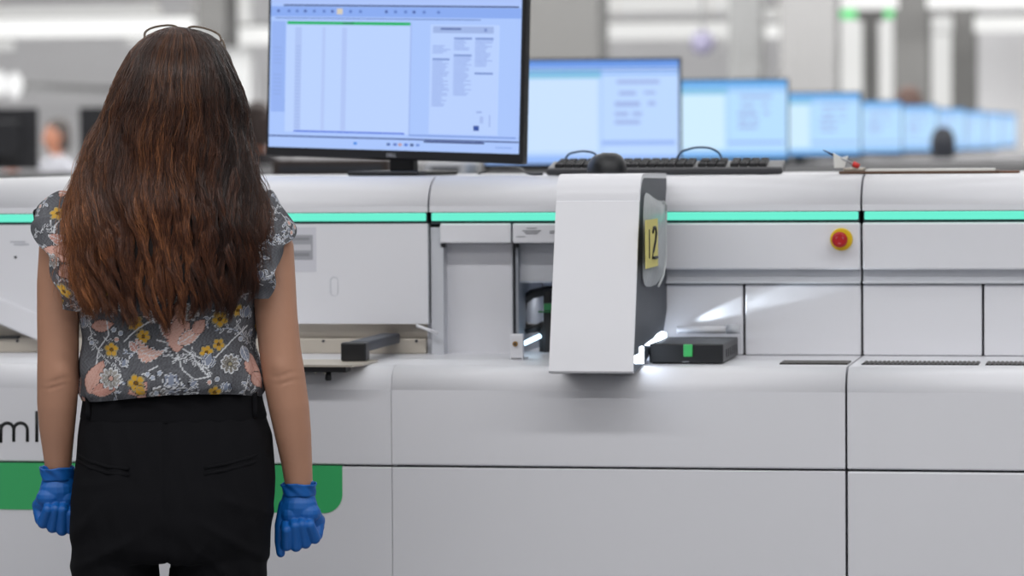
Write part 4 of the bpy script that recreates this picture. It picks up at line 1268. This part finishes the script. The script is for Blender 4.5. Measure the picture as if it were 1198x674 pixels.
# fluttering sleeves: strip round each armhole, frilled at the free edge
SLV = {
    -1: dict(base=[(100, 229, -.005), (94, 238, -.030), (91, 255, -.060), (92, 285, -.082), (96, 318, -.094), (99, 345, -.092), (101, 362, -.078)],
             edge=[(62, 231, .0), (46, 243, -.012), (37, 263, -.030), (53, 286, -.064), (63, 308, -.086), (69, 334, -.094), (79, 359, -.082)]),
    1: dict(base=[(296, 229, -.005), (301, 238, -.030), (303, 255, -.062), (301, 285, -.088), (298, 312, -.100), (297, 332, -.098), (296, 348, -.082)],
            edge=[(318, 231, .0), (336, 246, -.014), (346, 272, -.036), (334, 288, -.074), (322, 304, -.096), (322, 326, -.104), (312, 346, -.088)])}
for s in (-1, 1):
    na, nb = 180, 60
    q = np.linspace(0, 1, na)
    def curve(pts):
        a_ = np.array(pts, float); k_ = np.linspace(0, 1, len(a_))
        c_ = np.stack([np.interp(q, k_, a_[:, i_]) for i_ in range(3)], -1)
        w_ = np.ones(21) / 21
        c_ = np.stack([np.convolve(np.pad(c_[:, i_], 10, mode='reflect', reflect_type='odd'), w_, 'valid') for i_ in range(3)], -1)
        return np.stack([(c_[:, 0] - 200) / PXM, c_[:, 2], CAMH + (172.7 - c_[:, 1]) / PXM], -1)
    bs, ed = curve(SLV[s]['base']), curve(SLV[s]['edge'])
    # back half from the shoulder down, front half mirrored in depth
    def loop(c_):
        fr_ = c_[::-1].copy(); fr_[:, 1] = -fr_[:, 1] - .008
        return np.concatenate([fr_[:-1], c_])
    bs, ed = loop(bs), loop(ed)
    n_ = len(bs); qq = np.linspace(-1, 1, n_)
    f = np.linspace(0, 1, nb)[:, None, None]
    P2 = bs[None] * (1 - f) + ed[None] * f
    wv = np.sin(qq * 21 + s)[None, :] * f[..., 0] ** 1.2
    P2[..., 0] += s * (.0045 * wv + .012 * np.sin(PI * f[..., 0]) * (1 - np.abs(qq))[None, :] ** .5)
    P2[..., 1] += .009 * wv * np.sign(qq)[None, :] - .006 * np.sin(PI * f[..., 0]) * np.sign(qq)[None, :]
    P2[..., 2] += .0035 * np.cos(qq * 21 + s)[None, :] * f[..., 0] + .010 * np.sin(PI * f[..., 0]) * np.exp(-(qq / .3) ** 2)[None, :]
    arc_ = np.concatenate([[0], np.cumsum(np.linalg.norm(np.diff(ed, axis=0), axis=1))])
    wid = np.linalg.norm(ed - bs, axis=1)
    C2 = paint((np.repeat((arc_ - arc_.mean())[None, :], nb, 0) + s * .12).ravel(), (1.19 + s * .065 + f[..., 0] * wid[None, :]).ravel())
    sl = obj('flutter_sleeve', grid_mesh('flutter_sleeve', P2, False, C2), MATS['printed_cloth'], blouse, True)
    sd = sl.modifiers.new('t', 'SOLIDIFY'); sd.thickness = .0012

# --- hair: thousands of fine strands over a dark under-layer
EN = [(31.5, 204, 210), (33, 197, 222), (36, 187, 236), (41, 177, 248), (48, 167, 258), (60, 156, 267), (80, 146, 275.5), (100, 137, 282), (125, 127, 288), (150, 116, 292), (175, 104, 295.5), (200, 95, 298), (225, 90, 301), (250, 87, 304), (275, 85, 305.5), (300, 84, 305), (325, 86, 303), (350, 92, 298), (385, 100, 290)]
ez = np.array([lz(q[0]) for q in EN])[::-1]; el = np.array([lx(q[1]) for q in EN])[::-1]; er = np.array([lx(q[2]) for q in EN])[::-1]
DY = [(1.66, .012, .004), (1.655, .012, .03), (1.645, .012, .056), (1.62, .012, .090), (1.58, .012, .116), (1.53, .010, .128), (1.48, .004, .124), (1.42, -.012, .112), (1.38, -.03, .100), (1.34, -.055, .084), (1.30, -.070, .070), (1.24, -.078, .060), (1.15, -.080, .056), (1.0, -.080, .054)]
dz_ = np.array([q[0] for q in DY])[::-1]; dc = np.array([q[1] for q in DY])[::-1]; dd = np.array([q[2] for q in DY])[::-1]


def surf(t, z, rho):
    """hair surface: t -1..1 across the back, z height, rho depth layer"""
    l, r = np.interp(z, ez, el), np.interp(z, ez, er)
    c, w = (l + r) / 2, (r - l) / 2
    spread = np.interp(z, [1.30, 1.50], [92, 128]) * PI / 180
    p = t * spread
    yc, d = np.interp(z, dz_, dc), np.interp(z, dz_, dd)
    return np.stack([c + w * np.sin(p) * rho, yc - d * np.cos(p) * rho, z], -1)


LOWX = np.array([84, 95, 104, 115, 128, 140, 152, 165, 178, 190, 197, 204, 213, 222, 231, 240, 247, 252, 258, 266, 274, 282, 290, 298, 306])
LOWY = np.array([322, 340, 350, 366, 352, 362, 358, 376, 360, 378, 384, 362, 372, 352, 361, 346, 362, 370, 356, 336, 348, 326, 336, 312, 300])


def hair_strands(N, seed, fly=False):
    g = np.random.default_rng(seed)
    NC = 520
    ct = g.uniform(-1, 1, NC); cph = g.uniform(0, 2 * PI, NC); cam_ = g.uniform(.35, 1.0, NC); clam = g.uniform(.09, .19, NC); crho = g.uniform(.88, 1.08, NC)
    tone = g.random(NC)
    t = g.uniform(-1, 1, N) if not fly else np.sign(g.uniform(-1, 1, N)) * g.uniform(.5, 1.0, N)
    ci = np.array([np.argmin(np.abs(ct - q) + g.random(NC) * .035) for q in t])
    K = 26
    zt = 1.6595 - (.15 if not fly else .24) * g.random(N) ** 2.2
    tx = ct[ci] * .5 + t * .5
    xend = np.interp(tx, [-1, 1], [84, 306])
    ylow = np.interp(xend, LOWX, LOWY) + g.normal(0, 5, N) - 46 * g.random(N) ** 3.4
    zb = lz(ylow)
    s = np.linspace(0, 1, K)
    z = zt[:, None] + (zb - zt)[:, None] * (s ** 1.15)[None, :]
    z[:, 0] = zt
    fall = np.clip((1.625 - z) / .50, 0, 1)
    # locks: fine clumps gathered into broader wavy locks
    NM = 74
    mt = np.linspace(-1, 1, NM) + g.normal(0, .012, NM); mph = g.uniform(0, 2 * PI, NM); mamp = g.uniform(.4, 1.0, NM); mlam = g.uniform(.10, .17, NM); mrho = g.uniform(.86, 1.09, NM); mtone = g.random(NM)
    mc = np.argmin(np.abs(ct[:, None] - mt[None, :]) + g.random((NC, NM)) * .02, axis=1)
    mi_ = mc[ci]
    clump = np.clip((1.53 - z) / .40, 0, 1) ** 1.1
    c1, c2 = clump * .80, np.clip((1.46 - z) / .42, 0, 1) ** 1.1 * .62
    tt_ = t[:, None] * (1 - c1) + ct[ci][:, None] * c1
    tt_ = tt_ * (1 - c2) + mt[mi_][:, None] * c2
    rho = g.uniform(.92, 1.02, N)[:, None] * (1 - clump * .75) + (.4 * crho[ci] + .6 * mrho[mi_])[:, None] * clump * .75
    if fly: rho = rho + g.uniform(.0, .12, N)[:, None] * fall
    P = surf(np.clip(tt_, -1.05, 1.05), z, rho)
    P[..., 0] += .0035 * np.clip((1.63 - z) / .08, 0, 1) * np.sin(z * 46 + 9 * t[:, None] + cph[ci][:, None] * .35) + .0022 * np.clip((1.63 - z) / .06, 0, 1) * np.sin(z * 95 + g.uniform(0, 6, N)[:, None])
    wa = (.0125 * mamp[mi_])[:, None] * fall ** 1.1
    ph_ = 2 * PI * z / mlam[mi_][:, None] + mph[mi_][:, None]
    P[..., 0] += wa * np.sin(ph_) + .0045 * cam_[ci][:, None] * fall * np.sin(2 * PI * z / (clam[ci] * .6)[:, None] + cph[ci][:, None]) + .0014 * fall * np.sin(2 * PI * z / .045 + g.uniform(0, 6, N)[:, None])
    P[..., 1] += .8 * wa * np.cos(ph_) + .003 * fall * np.cos(2 * PI * z / (clam[ci] * .6)[:, None] + cph[ci][:, None])
    if fly: P[..., 0] += (g.normal(0, .018, N)[:, None] * fall ** 1.6)
    # colour: dark brown with auburn locks, lighter at the outer left and through the middle
    warm = np.clip(.13 + .28 * tone[ci] + .36 * mtone[mi_] * (.5 + .5 * g.random(N)) + .50 * np.exp(-((t + .88) / .34) ** 2) + .15 * np.exp(-((t + .0) / .25) ** 2) - .22 * np.exp(-((t - .42) / .28) ** 2) + g.normal(0, .12, N), 0, 1.2)
    dk, md, lt = np.array([.0115, .0050, .0038]), np.array([.066, .0235, .0115]), np.array([.34, .135, .052])
    w = warm[:, None]
    col = np.where(w < .55, dk + (md - dk) * (w / .55), md + (lt - md) * ((w - .55) / .65))
    colk = col[:, None, :] * (.72 + np.clip((1.60 - z) / .35, 0, 1)[..., None] * 1.05)       # darker at the crown, brighter down the lengths
    r = g.uniform(.00045, .00085, N)[:, None] * np.interp(s, [0, .1, .8, 1], [.7, 1, .9, .25])[None, :]
    if fly: r *= .55
    # three-sided strands
    T = np.gradient(P, axis=1); T /= np.linalg.norm(T, axis=-1, keepdims=True) + 1e-9
    ref = np.array([0, 1.0, 0]); A = np.cross(T, ref); A /= np.linalg.norm(A, axis=-1, keepdims=True) + 1e-9
    Bv = np.cross(T, A)
    ring = np.stack([P + r[..., None] * (math.cos(q) * A + math.sin(q) * Bv) for q in (PI / 2, PI / 2 + 2 * PI / 3, PI / 2 + 4 * PI / 3)], 2)   # N,K,3,3
    V = ring.reshape(-1, 3)
    cc = np.repeat(colk[:, :, None, :], 3, 2).reshape(-1, 3)
    idx = np.arange(N * K * 3).reshape(N, K, 3)
    q = []
    for k in range(3):
        j = (k + 1) % 3
        q.append(np.stack([idx[:, :-1, k], idx[:, :-1, j], idx[:, 1:, j], idx[:, 1:, k]], -1).reshape(-1, 4))
    return V, np.concatenate(q), cc


Vs, Qs, Cs = [], [], []
off = 0
for V, Q, c in (hair_strands(11000, 1), hair_strands(800, 2, True)):
    Vs.append(V); Qs.append(Q + off); Cs.append(c); off += len(V)
# under-layer
tg = np.linspace(-1, 1, 80); zg_ = np.linspace(1.654, lz(335), 90)
TG, ZG = np.meshgrid(tg, zg_)
P = surf(TG, ZG, .90 - .02 * np.abs(TG))
P[..., 2] = np.where(ZG < lz(300), ZG, ZG)
idx = np.arange(P.shape[0] * P.shape[1]).reshape(P.shape[:2]) + off
Qs.append(np.stack([idx[:-1, :-1], idx[:-1, 1:], idx[1:, 1:], idx[1:, :-1]], -1).reshape(-1, 4)); Vs.append(P.reshape(-1, 3)); Cs.append(np.tile([.012, .0065, .005], (P.shape[0] * P.shape[1], 1)))
hm = mat('brown_hair', rough=.42, vcol='pattern', spec=.45)
hm.node_tree.nodes['Principled BSDF'].inputs['Anisotropic'].default_value = .5
hair = obj('hair', raw_mesh('hair', np.concatenate(Vs), np.concatenate(Qs), np.concatenate(Cs)), hm, wom, True)

# --- spectacles pushed up on the head
gl = thing('eyeglasses', 'thin dark framed glasses pushed up on top of the brown hair', 'glasses', wom.matrix_basis @ Vector((0, 0, 0)) if 0 else (wp.x, wp.y, 0), WZ)
FR = mat('dark_tortoise', (84, 68, 52), rough=.3)
gc = L3(217, 42, .035)
def rim(cx0, w_):
    pts = []
    for i in range(29):
        a = 2 * PI * i / 28
        c_, s_ = math.cos(a), math.sin(a)
        x_ = w_ * math.copysign(abs(c_) ** .7, c_); y_ = .019 * math.copysign(abs(s_) ** .75, s_)
        # lens plane leans: its lower rim towards the hair, upper rim up and forward
        pts.append(Vector((cx0 + x_, gc.y + .012 + y_ * .86, 1.654 + y_ * .55 - 2.6 * (cx0 + x_ - gc.x) ** 2 - .06 * (cx0 + x_ - gc.x))))
    return pts
fr = B()
for cx0 in (gc.x - .037, gc.x + .037): tube(fr, rim(cx0, .0295), .0022, 8, cap=False)
tube(fr, [(gc.x - .009, gc.y + .014, 1.655), (gc.x, gc.y + .012, 1.658), (gc.x + .009, gc.y + .014, 1.654)], .0022, 8)
obj('frame', fr, FR, gl, True)
for cx0 in (gc.x - .037, gc.x + .037):
    bm = B(); pts = rim(cx0, .0285)[:-1]; f_ = bm.faces.new([bm.verts.new(p_) for p_ in pts]); obj('lens', bm, mat('clear_lens', (240, 242, 240), rough=.08, alpha=.45, spec=.8), gl)
for s, pts in ((-1, [(gc.x - .066, gc.y + .016, 1.651), L3(172, 46, gc.y + .005), L3(168, 54, .012), L3(150, 92, -.02), L3(146, 112, -.035)]), (1, [(gc.x + .066, gc.y + .014, 1.640), L3(264, 47, gc.y + .005), L3(266, 56, .012), L3(270, 92, -.02), L3(272, 112, -.035)])):
    bm = B(); tube(bm, pts, [(.0016, .002)] * len(pts), 8); obj('temple', bm, FR, gl)
# ------------------------------------------------------------------ people and things far behind, all out of focus
def bystander(label, px, Y, height, face, top, hair_rgb, skin_rgb=(196, 146, 122), trousers=(40, 42, 50)):
    p = U(px, 170, Y)
    t = thing('person', label, 'person', (p.x, p.y, 0), face, 'coworkers in the background')
    k = height / 1.70
    sk = mat('far_skin', skin_rgb, rough=.5)
    bm = B()
    rings_z(bm, [(1.47, 0, .03, .02, .02), (1.485, 0, .03, .045, .055), (1.53, 0, .015, .064, .084), (1.60, 0, .0, .075, .097), (1.66, 0, -.005, .062, .080), (1.695, 0, -.008, .02, .03)], 24)
    capsule(bm, (0, .10, 1.585), (0, .112, 1.55), .010, .014); capsule(bm, (-.02, .082, 1.515), (.02, .082, 1.515), .008, .008)
    for s in (-1, 1): ball(bm, (s * .075, -.005, 1.575), (.01, .02, .03))
    tube(bm, [(0, 0, 1.36), (0, 0, 1.50)], [.06, .05], 16)
    rings_z(bm, [(.80, 0, 0, .15, .10), (.95, 0, 0, .145, .095), (1.05, 0, 0, .125, .085), (1.25, 0, 0, .155, .10), (1.36, 0, 0, .16, .08), (1.42, 0, 0, .07, .055)], 28)
    for s in (-1, 1):
        tube(bm, [(s * .15, 0, 1.37), (s * .20, -.01, 1.30), (s * .225, -.02, 1.10), (s * .21, .08, .97), (s * .17, .20, .98)], [.045, .046, .038, .032, .024], 14)
        capsule(bm, (s * .165, .21, .98), (s * .15, .26, .985), .026, .022)
        for f_ in range(4): capsule(bm, (s * (.135 + f_ * .011), .26, .985), (s * (.13 + f_ * .011), .325 - abs(f_ - 1.4) * .008, .965), .0085, .007)
        capsule(bm, (s * .145, .22, .98), (s * .115, .275, .975), .011, .008)
        tube(bm, [(s * .08, 0, .84), (s * .085, 0, .48), (s * .085, -.015, .28), (s * .085, -.01, .05)], [.085, .055, .05, .035], 16)
        capsule(bm, (s * .085, -.03, .035), (s * .095, .13, .025), .035, .024)
    bd_ = union(bm, .009, 3)
    for o_ in (bd_,): o_.transform(Matrix.Scale(k, 4))
    obj('body', bd_, sk, t, True)
    bm = B()
    rings_z(bm, [(.86, 0, 0, .172, .122), (1.05, 0, 0, .150, .108), (1.25, 0, 0, .172, .116), (1.35, 0, 0, .176, .095), (1.395, 0, 0, .13, .075), (1.435, 0, 0, .062, .06)], 28)
    for s in (-1, 1): tube(bm, [(s * .14, 0, 1.37), (s * .20, -.01, 1.31), (s * .225, -.02, 1.10), (s * .212, .07, .98), (s * .195, .13, .975)], [.055, .058, .050, .044, .040], 14)
    me = union(bm, .012, 3); me.transform(Matrix.Scale(k, 4)); obj('shirt', me, mat('shirt_%d_%d_%d' % top, top, rough=.85), t, True)
    bm = B()
    rings_z(bm, [(.80, 0, -.01, .168, .118), (.90, 0, 0, .160, .112), (.98, 0, 0, .146, .10)], 28)
    for s in (-1, 1): tube(bm, [(s * .082, 0, .86), (s * .086, 0, .48), (s * .086, -.01, .10)], [.094, .068, .055], 16)
    me = union(bm, .012, 2); me.transform(Matrix.Scale(k, 4)); obj('trousers', me, mat('far_trousers', trousers, rough=.9), t, True)
    bm = B()
    rings_z(bm, [(1.46, 0, -.045, .06, .055), (1.52, 0, -.04, .082, .075), (1.60, 0, -.025, .088, .09), (1.67, 0, -.015, .074, .09), (1.705, 0, -.012, .045, .055), (1.715, 0, -.012, .01, .01)], 28)
    me = union(bm, .008, 2); me.transform(Matrix.Scale(k, 4)); obj('hair', me, mat('hair_%d_%d_%d' % hair_rgb, hair_rgb, rough=.5), t, True)
    return t


bystander('person in pale grey top with short dark hair standing at the far left', 66, 25.6, 1.66, 2.4, (176, 176, 182), (66, 58, 54), (176, 118, 92))
bystander('blurred person in dark clothes between the woman\'s hair and the nearest monitor', 301, 19.0, 1.69, .3, (52, 48, 50), (62, 46, 40))
bystander('brown haired person whose head rises above the receding monitors', 1063, 25.5, 1.84, .2, (120, 116, 114), (84, 58, 48))
bystander('dark haired person in navy clothes low between the last small monitors', 1103, 22.4, 1.535, .1, (22, 28, 44), (16, 20, 30))
bystander('person in pinkish top half cut off by the left picture edge', 14, 27.6, 1.50, .5, (196, 170, 168), (70, 60, 58))


def back_monitor(label, px, Y, z):
    p = U(px, 165, Y)
    m = monitor('computer_monitor', label, (p.x, Y, 0), YAW + PI - .1, .62, .38, .5, 'black monitors seen from behind', 0, .05)
    m.location.z = z
    return m


# the long bench at far left that carries black monitors
Yd2 = 21.2
p0, p1 = U(-140, 180, Yd2).x, U(330, 180, Yd2).x
t = thing('lab_bench', 'grey high laboratory bench far left carrying the black backed monitors', 'bench', ((p0 + p1) / 2, Yd2, 0))
hw = (p1 - p0) / 2
ZBN = 1.27
bm = B(); box(bm, -hw, hw, -.35, .35, ZBN - .04, ZBN, .006); obj('bench_top', bm, mat('bench_grey', (150, 148, 148), rough=.6), t)
bm = B(); box(bm, -hw + .04, hw - .04, -.30, .33, .06, ZBN - .04, .006); obj('bench_cabinet', bm, PALE, t)
bm = B(); box(bm, -hw + .07, hw - .07, -.26, .30, 0, .06); obj('plinth', bm, SEAM, t)
back_monitor('black back of a computer monitor at far left, nearer the picture edge', -12, Yd2, ZBN)
back_monitor('black back of a computer monitor peeping out left of the woman\'s hair', 152, Yd2, ZBN)

# low dark equipment on the second row, showing under the nearest monitor
def equip(name, label, xa, xb, ytop, Y, m, cat, d=.22):
    a, b = U(xa, 190, Y).x, U(xb, 190, Y).x
    h = U((xa + xb) / 2, ytop, Y).z - ZFAR
    t = thing(name, label, cat, ((a + b) / 2, Y + d / 2, ZFAR))
    w = (b - a) / 2
    bm = B(); box(bm, -w, w, -d / 2, d / 2, .008, h, .008); obj('casing', bm, m, t)
    bm = B(); box(bm, -w + .02, w - .02, -d / 2 - .003, -d / 2 + .01, .02, h - .015, .002); obj('front_grille', bm, SEAM, t)
    for sx in (-1, 1):
        for sy in (-1, 1):
            bm = B(); tube(bm, [(sx * (w - .03), sy * (d / 2 - .03), 0), (sx * (w - .03), sy * (d / 2 - .03), .012)], .01, 8); obj('rubber_foot', bm, BLACK, t)


equip('switch_box', 'low dark brown box behind the nearest monitor, left of its stand', 318, 455, 187, 10.45, mat('brown_black', (58, 46, 42), rough=.6), 'box')
equip('switch_box', 'low pale box behind the nearest monitor, right of its stand', 496, 545, 190, 10.45, PALE, 'box')
